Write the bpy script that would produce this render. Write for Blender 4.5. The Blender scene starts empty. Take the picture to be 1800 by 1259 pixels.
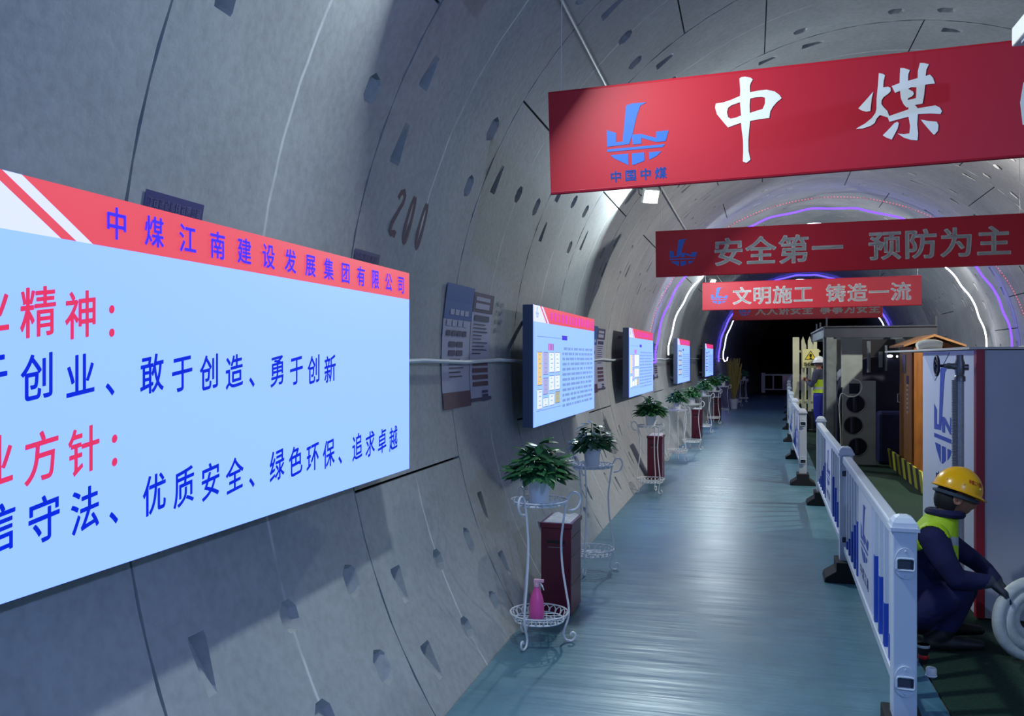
import bpy, bmesh, math, random
from math import sin, cos, tan, atan, pi, radians
from mathutils import Vector, Matrix, Euler

S = bpy.context.scene
COL = S.collection
PSI = radians(14.75)          # the camera looks this far left of the tunnel axis
RC = 450.0                    # the tunnel bends right with this radius
EYE = 1.65

# ------------------------------------------------------------------ camera, world, exposure
cam_d = bpy.data.cameras.new('camera')
cam = bpy.data.objects.new('camera', cam_d)
COL.objects.link(cam)
cam.location = (0, 0, EYE)
cam.rotation_euler = (pi / 2, 0, PSI)
cam_d.sensor_width = 36
cam_d.lens = 30.0
cam_d.clip_start = 0.05
cam_d.clip_end = 200
S.camera = cam
S.view_settings.view_transform = 'Standard'
S.view_settings.look = 'None'
S.view_settings.exposure = 0.3
S.view_settings.gamma = 1.0
S.view_settings.use_curve_mapping = False
w = bpy.data.worlds.new('world')
S.world = w
w.use_nodes = True
w.node_tree.nodes['Background'].inputs[0].default_value = (0.10, 0.14, 0.22, 1)
w.node_tree.nodes['Background'].inputs[1].default_value = 0.12

TC, TR = 1.2, 3.0             # tunnel centre (across) and radius
TZ = 1.62                     # height of the tunnel centre above the floor
LAMP_LEFT = {-1.6: 170, 3.62: 68, 9.3: 62, 14.7: 62, 20.1: 45, 25.6: 18}      # stations along the tunnel and watts
ADDED_RIGHT = {-1.4: 110, 10.6: 125, 16.7: 55}  # unseen lamps, added to light the left wall and the right ceiling


def W(L, s, z=0.0):
    """tunnel coordinates (across, along, up) to the world"""
    p = s / RC
    return Vector((RC - (RC - L) * cos(p), (RC - L) * sin(p), z))


def RW(a, s, r=TR):
    """point on the lining: angle in degrees up from the left springing"""
    a = radians(a)
    return W(TC - r * cos(a), s, TZ + r * sin(a))


def P(px, py, d):
    """the point seen at photograph pixel (px,py), d metres ahead of the camera"""
    x = (px - 900) / 1500 * d
    return Vector((x * cos(PSI) - d * sin(PSI), x * sin(PSI) + d * cos(PSI), EYE + (629.5 - py) / 1500 * d))


# ------------------------------------------------------------------ materials
MATS = {}


def lin(c):
    return tuple(((v / 255) / 12.92 if v / 255 <= 0.04045 else ((v / 255 + 0.055) / 1.055) ** 2.4) for v in c)


def mat(name, col, rough=0.5, metal=0.0, noise=0.0, scale=8.0, bump=0.0, emit=0.0, stretch=None, spec=None, ecol=None):
    if name in MATS:
        return MATS[name]
    m = bpy.data.materials.new(name)
    m.use_nodes = True
    nt = m.node_tree
    b = nt.nodes['Principled BSDF']
    c = lin(col)
    b.inputs['Base Color'].default_value = (*c, 1)
    b.inputs['Roughness'].default_value = rough
    b.inputs['Metallic'].default_value = metal
    if spec is not None:
        b.inputs['Specular IOR Level'].default_value = spec
    if emit:
        b.inputs['Emission Color'].default_value = (*(lin(ecol) if ecol else c), 1)
        b.inputs['Emission Strength'].default_value = emit
    if noise or bump:
        tc = nt.nodes.new('ShaderNodeTexCoord')
        src = tc.outputs['Object']
        if stretch:
            mp = nt.nodes.new('ShaderNodeMapping')
            mp.inputs['Scale'].default_value = stretch
            nt.links.new(src, mp.inputs[0])
            src = mp.outputs[0]
        n = nt.nodes.new('ShaderNodeTexNoise')
        n.inputs['Scale'].default_value = scale
        n.inputs['Detail'].default_value = 6
        nt.links.new(src, n.inputs['Vector'])
        if noise:
            r = nt.nodes.new('ShaderNodeValToRGB')
            r.color_ramp.elements[0].position = 0.3
            r.color_ramp.elements[1].position = 0.7
            r.color_ramp.elements[0].color = (*[v * (1 - noise) for v in c], 1)
            r.color_ramp.elements[1].color = (*[min(1, v * (1 + noise)) for v in c], 1)
            nt.links.new(n.outputs['Fac'], r.inputs[0])
            nt.links.new(r.outputs[0], b.inputs['Base Color'])
        if bump:
            bp = nt.nodes.new('ShaderNodeBump')
            bp.inputs['Strength'].default_value = bump
            bp.inputs['Distance'].default_value = 0.02
            nt.links.new(n.outputs['Fac'], bp.inputs['Height'])
            nt.links.new(bp.outputs[0], b.inputs['Normal'])
    MATS[name] = m
    return m


def concrete_mat():
    """cast concrete: cloudy grey, fine pitting, a pale chalk stripe halfway along each ring (uv.x = metres along)"""
    m = bpy.data.materials.new('concrete_lining')
    m.use_nodes = True
    nt = m.node_tree
    N, K = nt.nodes.new, nt.links.new
    b = nt.nodes['Principled BSDF']
    b.inputs['Roughness'].default_value = 0.72
    b.inputs['Specular IOR Level'].default_value = 0.35
    tc = N('ShaderNodeTexCoord')
    big = N('ShaderNodeTexNoise'); big.inputs['Scale'].default_value = 1.3; big.inputs['Detail'].default_value = 8; big.inputs['Roughness'].default_value = 0.62
    fine = N('ShaderNodeTexNoise'); fine.inputs['Scale'].default_value = 26; fine.inputs['Detail'].default_value = 5
    K(tc.outputs['Object'], big.inputs['Vector']); K(tc.outputs['Object'], fine.inputs['Vector'])
    r1 = N('ShaderNodeValToRGB')
    r1.color_ramp.elements[0].position = 0.28; r1.color_ramp.elements[1].position = 0.74
    r1.color_ramp.elements[0].color = (0.31, 0.325, 0.33, 1); r1.color_ramp.elements[1].color = (0.44, 0.455, 0.455, 1)
    K(big.outputs['Fac'], r1.inputs[0])
    r2 = N('ShaderNodeValToRGB')
    r2.color_ramp.elements[0].position = 0.3; r2.color_ramp.elements[1].position = 0.62
    r2.color_ramp.elements[0].color = (0.8, 0.8, 0.8, 1); r2.color_ramp.elements[1].color = (1, 1, 1, 1)
    K(fine.outputs['Fac'], r2.inputs[0])
    mul = N('ShaderNodeMixRGB'); mul.blend_type = 'MULTIPLY'; mul.inputs[0].default_value = 0.7
    K(r1.outputs[0], mul.inputs[1]); K(r2.outputs[0], mul.inputs[2])
    # chalk stripe
    uv = N('ShaderNodeUVMap'); uv.uv_map = 'ring'
    sep = N('ShaderNodeSeparateXYZ'); K(uv.outputs[0], sep.inputs[0])
    wob = N('ShaderNodeTexNoise'); wob.inputs['Scale'].default_value = 5; K(tc.outputs['Object'], wob.inputs['Vector'])
    w2 = N('ShaderNodeMath'); w2.operation = 'MULTIPLY_ADD'; w2.inputs[1].default_value = 0.012; K(wob.outputs['Fac'], w2.inputs[0]); K(sep.outputs['X'], w2.inputs[2])
    d = N('ShaderNodeMath'); d.operation = 'SUBTRACT'; d.inputs[1].default_value = 0.756; K(w2.outputs[0], d.inputs[0])
    ab = N('ShaderNodeMath'); ab.operation = 'ABSOLUTE'; K(d.outputs[0], ab.inputs[0])
    mr = N('ShaderNodeMapRange'); mr.inputs['From Min'].default_value = 0.004; mr.inputs['From Max'].default_value = 0.011
    mr.inputs['To Min'].default_value = 1; mr.inputs['To Max'].default_value = 0
    K(ab.outputs[0], mr.inputs[0])
    brk = N('ShaderNodeTexNoise'); brk.inputs['Scale'].default_value = 2.2; brk.inputs['Detail'].default_value = 7; K(tc.outputs['Object'], brk.inputs['Vector'])
    br = N('ShaderNodeMapRange'); br.inputs['From Min'].default_value = 0.38; br.inputs['From Max'].default_value = 0.56; K(brk.outputs['Fac'], br.inputs[0])
    mm = N('ShaderNodeMath'); mm.operation = 'MULTIPLY'; K(mr.outputs[0], mm.inputs[0]); K(br.outputs[0], mm.inputs[1])
    m3 = N('ShaderNodeMath'); m3.operation = 'MULTIPLY'; m3.inputs[1].default_value = 0.75; K(mm.outputs[0], m3.inputs[0])
    mix = N('ShaderNodeMixRGB'); mix.inputs[2].default_value = (0.72, 0.72, 0.70, 1)
    K(m3.outputs[0], mix.inputs[0]); K(mul.outputs[0], mix.inputs[1])
    K(mix.outputs[0], b.inputs['Base Color'])
    bp = N('ShaderNodeBump'); bp.inputs['Strength'].default_value = 0.12; bp.inputs['Distance'].default_value = 0.01
    ad = N('ShaderNodeMath'); ad.operation = 'ADD'; K(big.outputs['Fac'], ad.inputs[0]); K(fine.outputs['Fac'], ad.inputs[1])
    K(ad.outputs[0], bp.inputs['Height']); K(bp.outputs[0], b.inputs['Normal'])
    return m


def mat_floor():
    """blue-green plastic floor mat, slightly glossy, with cross wrinkles and scuffs"""
    m = bpy.data.materials.new('walkway_mat')
    m.use_nodes = True
    nt = m.node_tree
    N, K = nt.nodes.new, nt.links.new
    b = nt.nodes['Principled BSDF']
    tc = N('ShaderNodeTexCoord')
    mp = N('ShaderNodeMapping'); mp.inputs['Scale'].default_value = (0.55, 5.0, 1); K(tc.outputs['Object'], mp.inputs[0])
    wr = N('ShaderNodeTexNoise'); wr.inputs['Scale'].default_value = 1.5; wr.inputs['Detail'].default_value = 4; wr.inputs['Roughness'].default_value = 0.5
    K(mp.outputs[0], wr.inputs['Vector'])
    sc = N('ShaderNodeTexNoise'); sc.inputs['Scale'].default_value = 3.0; sc.inputs['Detail'].default_value = 9; sc.inputs['Roughness'].default_value = 0.7
    K(tc.outputs['Object'], sc.inputs['Vector'])
    r = N('ShaderNodeValToRGB')
    r.color_ramp.elements[0].position = 0.3; r.color_ramp.elements[1].position = 0.72
    r.color_ramp.elements[0].color = (0.052, 0.15, 0.20, 1); r.color_ramp.elements[1].color = (0.095, 0.225, 0.275, 1)
    K(sc.outputs['Fac'], r.inputs[0]); K(r.outputs[0], b.inputs['Base Color'])
    rr = N('ShaderNodeMapRange'); rr.inputs['To Min'].default_value = 0.27; rr.inputs['To Max'].default_value = 0.44
    K(sc.outputs['Fac'], rr.inputs[0]); K(rr.outputs[0], b.inputs['Roughness'])
    b.inputs['Specular IOR Level'].default_value = 0.55
    bp = N('ShaderNodeBump'); bp.inputs['Strength'].default_value = 0.4; bp.inputs['Distance'].default_value = 0.03
    K(wr.outputs['Fac'], bp.inputs['Height']); K(bp.outputs[0], b.inputs['Normal'])
    return m


# ------------------------------------------------------------------ mesh helpers
class MB:
    def __init__(self):
        self.v, self.f, self.mi = [], [], []

    def add(self, vs, fs, k=0):
        o = len(self.v)
        self.v += [Vector(p) for p in vs]
        self.f += [tuple(i + o for i in f) for f in fs]
        self.mi += [k] * len(fs)
        return self

    def box(self, x0, x1, y0, y1, z0, z1, k=0, M=None):
        vs = [Vector((x, y, z)) for x in (x0, x1) for y in (y0, y1) for z in (z0, z1)]
        if M is not None:
            vs = [M @ p for p in vs]
        return self.add(vs, [(0, 1, 3, 2), (4, 6, 7, 5), (0, 4, 5, 1), (2, 3, 7, 6), (0, 2, 6, 4), (1, 5, 7, 3)], k)

    def tube(self, pts, r, n=8, k=0, closed=False, caps=True):
        pts = [Vector(p) for p in pts]
        m = len(pts)
        rs = r if isinstance(r, (list, tuple)) else [r] * m
        vs, fs = [], []
        up = None
        for i, p in enumerate(pts):
            a = pts[(i - 1) % m] if (closed or i > 0) else p
            b = pts[(i + 1) % m] if (closed or i < m - 1) else p
            t = (b - a)
            t = t.normalized() if t.length > 1e-9 else Vector((0, 0, 1))
            if up is None:
                up = Vector((0, 0, 1)) if abs(t.z) < 0.9 else Vector((1, 0, 0))
            x = t.cross(up)
            if x.length < 1e-6:
                x = t.cross(Vector((1, 0.3, 0.2)))
            x.normalize()
            y = x.cross(t).normalized()
            up = y
            for j in range(n):
                q = 2 * pi * j / n
                vs.append(p + (x * cos(q) + y * sin(q)) * rs[i])
        for i in range(m if closed else m - 1):
            a, b = i * n, ((i + 1) % m) * n
            for j in range(n):
                fs.append((a + j, a + (j + 1) % n, b + (j + 1) % n, b + j))
        if caps and not closed:
            fs.append(tuple(range(n - 1, -1, -1)))
            fs.append(tuple((m - 1) * n + j for j in range(n)))
        return self.add(vs, fs, k)

    def lathe(self, prof, n=24, k=0, M=None):
        vs, fs = [], []
        for (r, z) in prof:
            for j in range(n):
                q = 2 * pi * j / n
                p = Vector((r * cos(q), r * sin(q), z))
                vs.append(M @ p if M is not None else p)
        for i in range(len(prof) - 1):
            for j in range(n):
                fs.append((i * n + j, i * n + (j + 1) % n, (i + 1) * n + (j + 1) % n, (i + 1) * n + j))
        if prof[0][0] > 1e-5:
            fs.append(tuple(range(n - 1, -1, -1)))
        if prof[-1][0] > 1e-5:
            fs.append(tuple((len(prof) - 1) * n + j for j in range(n)))
        return self.add(vs, fs, k)

    def ball(self, c, r, n=12, k=0):
        r = r if isinstance(r, (tuple, list)) else (r, r, r)
        vs, fs = [], []
        h = n // 2
        for i in range(h + 1):
            t = pi * i / h
            for j in range(n):
                q = 2 * pi * j / n
                vs.append(Vector(c) + Vector((r[0] * sin(t) * cos(q), r[1] * sin(t) * sin(q), r[2] * cos(t))))
        for i in range(h):
            for j in range(n):
                fs.append((i * n + j, (i + 1) * n + j, (i + 1) * n + (j + 1) % n, i * n + (j + 1) % n))
        return self.add(vs, fs, k)

    def prism(self, poly, f0, f1, k=0):
        """poly: list of 2-D points; f0/f1 map a 2-D point to the two end points"""
        n = len(poly)
        vs = [f0(*p) for p in poly] + [f1(*p) for p in poly]
        fs = [tuple(range(n - 1, -1, -1)), tuple(range(n, 2 * n))]
        fs += [(i, (i + 1) % n, n + (i + 1) % n, n + i) for i in range(n)]
        return self.add(vs, fs, k)

    def build(self, name, mats, parent=None, smooth=False, weld=False, bevel=0.0):
        me = bpy.data.meshes.new(name)
        me.from_pydata([tuple(p) for p in self.v], [], self.f)
        for m in (mats if isinstance(mats, (list, tuple)) else [mats]):
            me.materials.append(m)
        me.polygons.foreach_set('material_index', self.mi)
        if weld or smooth:
            bm = bmesh.new(); bm.from_mesh(me)
            bmesh.ops.remove_doubles(bm, verts=bm.verts, dist=1e-5)
            bmesh.ops.recalc_face_normals(bm, faces=bm.faces)
            bm.to_mesh(me); bm.free()
        if smooth:
            me.polygons.foreach_set('use_smooth', [True] * len(me.polygons))
            try:
                me.set_sharp_from_angle(angle=radians(40))
            except Exception:
                pass
        me.update()
        o = bpy.data.objects.new(name, me)
        COL.objects.link(o)
        if parent is not None:
            o.parent = parent
        if bevel:
            md = o.modifiers.new('edge', 'BEVEL')
            md.width = bevel; md.segments = 2; md.limit_method = 'ANGLE'
        return o


def tag(o, label=None, cat=None, group=None, kind=None):
    if label: o['label'] = label
    if cat: o['category'] = cat
    if group: o['group'] = group
    if kind: o['kind'] = kind
    return o


def thing(name, label, cat, L=0.0, s=0.0, z=0.0, rot=0.0, group=None, at=None):
    o = bpy.data.objects.new(name, None)
    o.empty_display_size = 0.05
    COL.objects.link(o)
    o.location = at if at is not None else W(L, s, z)
    o.rotation_euler = (0, 0, rot - (0 if at is not None else s / RC))
    return tag(o, label, cat, group)


def dup(root, L, s, label, z=0.0, rot=0.0, group=None, scale=1.0):
    r = root.copy(); COL.objects.link(r)
    r.location = W(L, s, z); r.rotation_euler = (0, 0, rot - s / RC); r['label'] = label
    r.scale = (scale,) * 3
    if group: r['group'] = group
    for ch in list(root.children):
        c = ch.copy(); COL.objects.link(c); c.parent = r
        for g in list(ch.children):
            e = g.copy(); COL.objects.link(e); e.parent = c
    return r


# ------------------------------------------------------------------ lettering
_GL = {}
_fc = bpy.data.curves.new('lettering_source', 'FONT')
_fo = bpy.data.objects.new('lettering_source', _fc)
COL.objects.link(_fo)


def glyph(ch, bold):
    key = (ch, bold)
    if key not in _GL:
        _fc.body = ch
        dg = bpy.context.evaluated_depsgraph_get()
        dg.update()
        e = _fo.evaluated_get(dg)
        m = e.to_mesh()
        v0, f0 = [(v.co.x, v.co.y) for v in m.vertices], [tuple(p.vertices) for p in m.polygons]
        e.to_mesh_clear()
        # heavier weights: the strokes printed again a hair to each side
        sh = [(0, 0)] if not bold else [(bold * cos(pi * (q + .5) / 4), bold * .8 * sin(pi * (q + .5) / 4)) for q in range(0, 8, 1 if bold > .015 else 2)]
        vs, fs = [], []
        for dx, dy in sh:
            o = len(vs)
            vs += [(x + dx, y + dy) for x, y in v0]
            fs += [tuple(i + o for i in f) for f in f0]
        _GL[key] = (vs, fs)
    return _GL[key]


def text(mb, string, f, x0, y0, pitch, sx, sy, bold=0.0, rise=0.0, k=0):
    """lay a string on a surface; f maps (x,y) of the lettering plane to a point; (x0,y0): left end of the base line"""
    for i, ch in enumerate(string):
        if ch == ' ':
            continue
        vs, fs = glyph(ch, bold)
        mb.add([f(x0 + i * pitch + x * sx, y0 + (y + rise * (x - .5)) * sy) for x, y in vs], fs, k)
    return mb


def fill2d(loops, extrude=0.0):
    """closed outlines (holes cut out) to vertices and faces, in the xy plane"""
    c = bpy.data.curves.new('outline', 'CURVE')
    c.dimensions = '2D'; c.fill_mode = 'BOTH'; c.extrude = extrude
    for lp in loops:
        sp = c.splines.new('POLY'); sp.points.add(len(lp) - 1)
        for p, q in zip(sp.points, lp):
            p.co = (q[0], q[1], 0, 1)
        sp.use_cyclic_u = True
    o = bpy.data.objects.new('outline', c)
    COL.objects.link(o)
    dg = bpy.context.evaluated_depsgraph_get(); dg.update()
    e = o.evaluated_get(dg)
    m = e.to_mesh()
    r = ([tuple(v.co) for v in m.vertices], [tuple(p.vertices) for p in m.polygons])
    e.to_mesh_clear()
    bpy.data.objects.remove(o); bpy.data.curves.remove(c)
    return r


EMBLEM = [
    [(0, .605), (.15, .546), (.15, .392), (.255, .395), (.33, .98), (.44, 1.0), (.66, .995), (.56, .95), (.50, .80), (.42, .5), (.36, .342), (0, .33)],
    [(.41, .49), (.56, .49), (.80, .40), (.80, .504), (1.0, .504), (.95, .338), (.80, .334), (.56, .425), (.56, .33), (.42, .327)],
    [(0, .288), (.94, .288), (.90, .245), (0, .245)],
    [(.05, .19), (.34, .187), (.34, 0), (.20, .08), (.11, .13)],
    [(.40, .185), (.60, .185), (.60, .05), (.44, 0), (.40, 0)],
    [(.68, .18), (.88, .18), (.80, .11), (.68, .06)],
]


def emblem(mb, f, x0, y0, sx, sy, k=0):
    for lp in EMBLEM:
        vs, fs = fill2d([lp])
        mb.add([f(x0 + x * sx, y0 + y * sy) for x, y, _ in vs], fs, k)
    return mb


rnd = random.Random(7)
# outlines of the two brush-written characters on the nearest banner (across, height)
BRUSH_A = [[(0.013, 3.016), (0.021, 3.022), (0.04, 3.023), (0.066, 3.016), (0.076, 3.006), (0.066, 2.989), (0.062, 2.972), (0.063, 2.945), (0.103, 2.95), (0.14, 2.951), (0.177, 2.94), (0.199, 2.922), (0.21, 2.904), (0.188, 2.887), (0.17, 2.867), (0.157, 2.843), (0.153, 2.813), (0.111, 2.811), (0.063, 2.805), (0.059, 2.759), (0.055, 2.713), (0.056, 2.659), (0.065, 2.616), (0.046, 2.602), (0.029, 2.61), (0.031, 2.661), (0.03, 2.715), (0.024, 2.762), (0.021, 2.799), (-0.009, 2.791), (-0.041, 2.781), (-0.061, 2.806), (-0.094, 2.85), (-0.103, 2.884), (-0.099, 2.903), (-0.065, 2.905), (-0.027, 2.915), (0.016, 2.931), (0.017, 2.96)], [(0.016, 2.9), (-0.024, 2.889), (-0.041, 2.877), (-0.046, 2.856), (-0.041, 2.832), (-0.029, 2.823), (-0.005, 2.826), (0.021, 2.835), (0.018, 2.871)], [(0.064, 2.914), (0.088, 2.918), (0.118, 2.918), (0.133, 2.913), (0.133, 2.885), (0.122, 2.859), (0.092, 2.852), (0.062, 2.844), (0.061, 2.883)]]
BRUSH_B = [[(0.621, 2.902), (0.614, 2.871), (0.608, 2.812), (0.59, 2.81), (0.571, 2.817), (0.555, 2.828), (0.584, 2.86)], [(0.645, 2.987), (0.663, 2.982), (0.672, 2.974), (0.666, 2.949), (0.664, 2.919), (0.685, 2.92), (0.696, 2.913), (0.696, 2.897), (0.685, 2.886), (0.666, 2.873), (0.657, 2.858), (0.656, 2.841), (0.666, 2.825), (0.682, 2.807), (0.69, 2.782), (0.726, 2.793), (0.773, 2.807), (0.773, 2.817), (0.765, 2.816), (0.751, 2.834), (0.74, 2.862), (0.737, 2.896), (0.715, 2.889), (0.701, 2.921), (0.735, 2.933), (0.736, 2.974), (0.738, 3.003), (0.754, 3.001), (0.779, 2.989), (0.772, 2.971), (0.771, 2.94), (0.812, 2.949), (0.813, 2.981), (0.822, 3.019), (0.838, 3.017), (0.86, 3.009), (0.849, 2.985), (0.846, 2.956), (0.864, 2.961), (0.877, 2.945), (0.885, 2.918), (0.844, 2.916), (0.84, 2.871), (0.833, 2.829), (0.801, 2.825), (0.813, 2.809), (0.85, 2.813), (0.887, 2.817), (0.906, 2.805), (0.915, 2.788), (0.909, 2.775), (0.866, 2.781), (0.813, 2.782), (0.81, 2.735), (0.814, 2.691), (0.811, 2.66), (0.785, 2.664), (0.754, 2.676), (0.726, 2.698), (0.754, 2.693), (0.777, 2.695), (0.78, 2.73), (0.773, 2.773), (0.726, 2.763), (0.691, 2.755), (0.684, 2.776), (0.65, 2.79), (0.635, 2.774), (0.627, 2.754), (0.609, 2.742), (0.574, 2.732), (0.545, 2.732), (0.555, 2.739), (0.584, 2.754), (0.615, 2.779), (0.631, 2.802), (0.635, 2.822), (0.635, 2.866), (0.641, 2.927)], [(0.771, 2.903), (0.785, 2.909), (0.807, 2.907), (0.805, 2.857), (0.788, 2.853), (0.77, 2.851), (0.771, 2.859), (0.788, 2.866), (0.796, 2.876), (0.793, 2.888), (0.781, 2.896)], [(0.725, 2.753), (0.732, 2.745), (0.726, 2.72), (0.701, 2.671), (0.676, 2.683), (0.662, 2.694), (0.688, 2.72), (0.712, 2.747)], [(0.825, 2.756), (0.856, 2.747), (0.893, 2.741), (0.9, 2.725), (0.898, 2.699), (0.883, 2.681), (0.877, 2.685), (0.856, 2.712), (0.838, 2.736)]]
# ------------------------------------------------------------------ tunnel lining
CONC = concrete_mat()
DARKGAP = mat('joint_shadow_gap', (26, 28, 30), 0.9)
A_FLOOR = -math.degrees(math.asin(TZ / TR)) - 0.8
A_LEFT, A_RIGHT = 40.0, 140.0          # where the left wall ends and the ceiling begins, and so on
GAP = 0.006


def ring_points(k):
    """angles of the joints and of the bolt pockets of ring k"""
    joints = ([-9.0, 70.0, 130.0, 190.0], [33.0, 57.0, 96.0, 160.0], [-11.5, 50.0, 110.0, 170.0], [33.0, 57.0, 120.0, 176.0])[k % 4]
    base = [-28.5, -21.0, 21.0, 28.0, 46.0, 53.0, 68.0, 76.0, 91.0, 98.5, 112.0, 124.0, 132.0, 151.0, 158.0, 176.0, 183.0]
    sh = 2.6 if k % 2 else 0.0
    pk = [a + sh for a in base if all(abs(a + sh - j) > 3.4 for j in joints)]
    return joints, pk


def build_lining():
    parts = {'wall_left': MB(), 'ceiling': MB(), 'wall_right': MB()}
    uvs = {n: [] for n in parts}
    r2 = random.Random(3)

    smooth = {n: [] for n in parts}

    def put(part, pts, uv, wall=False):
        mb = parts[part]
        mb.add(pts, [tuple(range(len(pts)))])
        smooth[part].append(wall)
        uvs[part] += uv

    for k in range(-3, 34):
        s0 = 0.65 + 1.5 * k
        joints, pk = ring_points(k)
        detail = s0 < 34
        cuts = {round(A_FLOOR, 3), round(180 - A_FLOOR, 3), A_LEFT, A_RIGHT}
        jset = []
        for j in joints:
            cuts |= {j - 0.13, j + 0.13}
            jset.append(j)
        pcells = {}
        if detail:
            for a in pk:
                lo, hi = a - 2.6, a + 2.6
                if lo < A_LEFT < hi or lo < A_RIGHT < hi or lo < A_FLOOR:
                    continue
                cuts |= {round(lo, 3), round(hi, 3)}
                pcells[round(lo, 3)] = a
        cs = sorted(cuts)
        full = []
        for a, b in zip(cs, cs[1:]):
            full.append(a)
            n = int((b - a) / 5.2)
            for q in range(1, n + 1):
                if round(a, 3) in pcells:
                    break
                full.append(a + (b - a) * q / (n + 1))
        full.append(cs[-1])
        sc = [GAP, 0.13, 0.31, 0.60, 0.90, 1.19, 1.37, 1.5 - GAP]
        for a, b in zip(full, full[1:]):
            mid = (a + b) / 2
            part = 'wall_left' if mid < A_LEFT else ('wall_right' if mid > A_RIGHT else 'ceiling')
            if any(abs(mid - j) < 0.05 for j in jset):
                # open joint: a narrow groove
                for e in (0, 1):
                    aa = (a, b)[e]
                    put(part, [RW(aa, s0 + GAP), RW(aa, s0 + 1.5 - GAP), RW(aa, s0 + 1.5 - GAP, TR + .04), RW(aa, s0 + GAP, TR + .04)], [(0.01, aa), (1.49, aa), (1.49, aa), (.01, aa)])
                continue
            isp = any(abs(a - q) < 0.01 for q in pcells)
            pa = next((pcells[q] for q in pcells if abs(a - q) < 0.01), None)
            for e0, e1 in zip(sc, sc[1:]):
                pocket = isp and (abs(e0 - .13) < .01 or abs(e0 - 1.19) < .01)
                grout = isp and abs(e0 - .60) < .01 and (k + int(pa * 2)) % 5 == 0
                if not pocket and not grout:
                    put(part, [RW(a, s0 + e0), RW(a, s0 + e1), RW(b, s0 + e1), RW(b, s0 + e0)], [(e0, a), (e1, a), (e1, b), (e0, b)], True)
                    continue
                # outline of the recess: eight points, two next to each corner of the cell
                ca, ce = (a + b) / 2, (e0 + e1) / 2
                jig = lambda v: v * r2.uniform(.82, 1.08)
                if grout:
                    ha, he = 1.15, 0.060
                    o = [(-ha * .42, -he), (-ha * .42, he)]
                    pts = [(-1, -.42), (-.42, -1), (.42, -1), (1, -.42), (1, .42), (.42, 1), (-.42, 1), (-1, .42)]
                    out = [(ca + ha * q[1], ce + he * q[0]) for q in pts]
                    dep = [0.03] * 8
                    inn = 0.8
                elif e0 < .5:
                    # wedge, wide and deep at one end
                    fl = 1 if pa > 0 else -1
                    ha, he = jig(1.85), jig(0.054)
                    pts = [(-1, -.9), (-.8, -1), (.8, -.55), (1, -.5), (1, .5), (.8, .55), (-.8, 1), (-1, .9)]
                    out = [(ca + ha * q[0] * fl, ce + he * q[1]) for q in pts]
                    dep = [.06, .06, .010, .004, .004, .010, .06, .06]
                    if fl < 0:
                        out = [out[i] for i in (3, 2, 1, 0, 7, 6, 5, 4)]
                        dep = [dep[i] for i in (3, 2, 1, 0, 7, 6, 5, 4)]
                    inn = 0.86
                    # same order as below: (angle, along)
                    out = [out[i] for i in (0, 1, 2, 3, 4, 5, 6, 7)]
                else:
                    # half-round mouth
                    ha, he = jig(1.5), jig(0.060)
                    pts = [(-.55, -1), (.55, -1), (1, -.35), (.8, .6), (.5, 1), (-.5, 1), (-.8, .6), (-1, -.35)]
                    out = [(ca + ha * q[0], ce + he * q[1]) for q in pts]
                    dep = [.07, .07, .055, .018, .004, .004, .018, .055]
                    inn = 0.84
                # make the ring order run (a,e0)->(a,e1)->(b,e1)->(b,e0)
                def ang(p):
                    return math.atan2((p[0] - ca) / 2.6, (p[1] - ce) / .09)
                cor = [(a, e0), (a, e1), (b, e1), (b, e0)]
                zz = sorted(zip(out, dep), key=lambda q: ang(q[0]))
                cc = sorted(cor, key=ang)
                # rotate so that point 0 follows corner 0
                i0 = next((i for i, q in enumerate(zz) if ang(q[0]) > ang(cc[0])), 0)
                zz = zz[i0:] + zz[:i0]
                outp = [q[0] for q in zz]; dp = [q[1] for q in zz]
                rim = [(ca + (q[0] - ca), ce + (q[1] - ce)) for q in outp]
                bot = [(ca + (q[0] - ca) * inn, ce + (q[1] - ce) * inn) for q in outp]
                for c in range(4):
                    c2 = (c + 1) % 4
                    pset = [2 * c, 2 * c + 1]
                    quad = [cc[c], cc[c2], rim[(2 * c + 1) % 8], rim[2 * c]]
                    put(part, [RW(q[0], s0 + q[1]) for q in quad], [(q[1], q[0]) for q in quad], True)
                    tri = [cc[c2], rim[(2 * c + 2) % 8], rim[2 * c + 1]]
                    put(part, [RW(q[0], s0 + q[1]) for q in tri], [(q[1], q[0]) for q in tri], True)
                for i in range(8):
                    j = (i + 1) % 8
                    put(part, [RW(rim[i][0], s0 + rim[i][1]), RW(rim[j][0], s0 + rim[j][1]),
                               RW(bot[j][0], s0 + bot[j][1], TR + dp[j]), RW(bot[i][0], s0 + bot[i][1], TR + dp[i])], [(.3, a)] * 4)
                put(part, [RW(bot[i][0], s0 + bot[i][1], TR + dp[i]) for i in range(8)], [(.3, a)] * 8)
        # the two edges of the ring, turned outwards
        for e in (GAP, 1.5 - GAP):
            for a, b in zip(full, full[1:]):
                mid = (a + b) / 2
                part = 'wall_left' if mid < A_LEFT else ('wall_right' if mid > A_RIGHT else 'ceiling')
                put(part, [RW(a, s0 + e), RW(b, s0 + e), RW(b, s0 + e, TR + .04), RW(a, s0 + e, TR + .04)], [(.1, a)] * 4)
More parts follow.
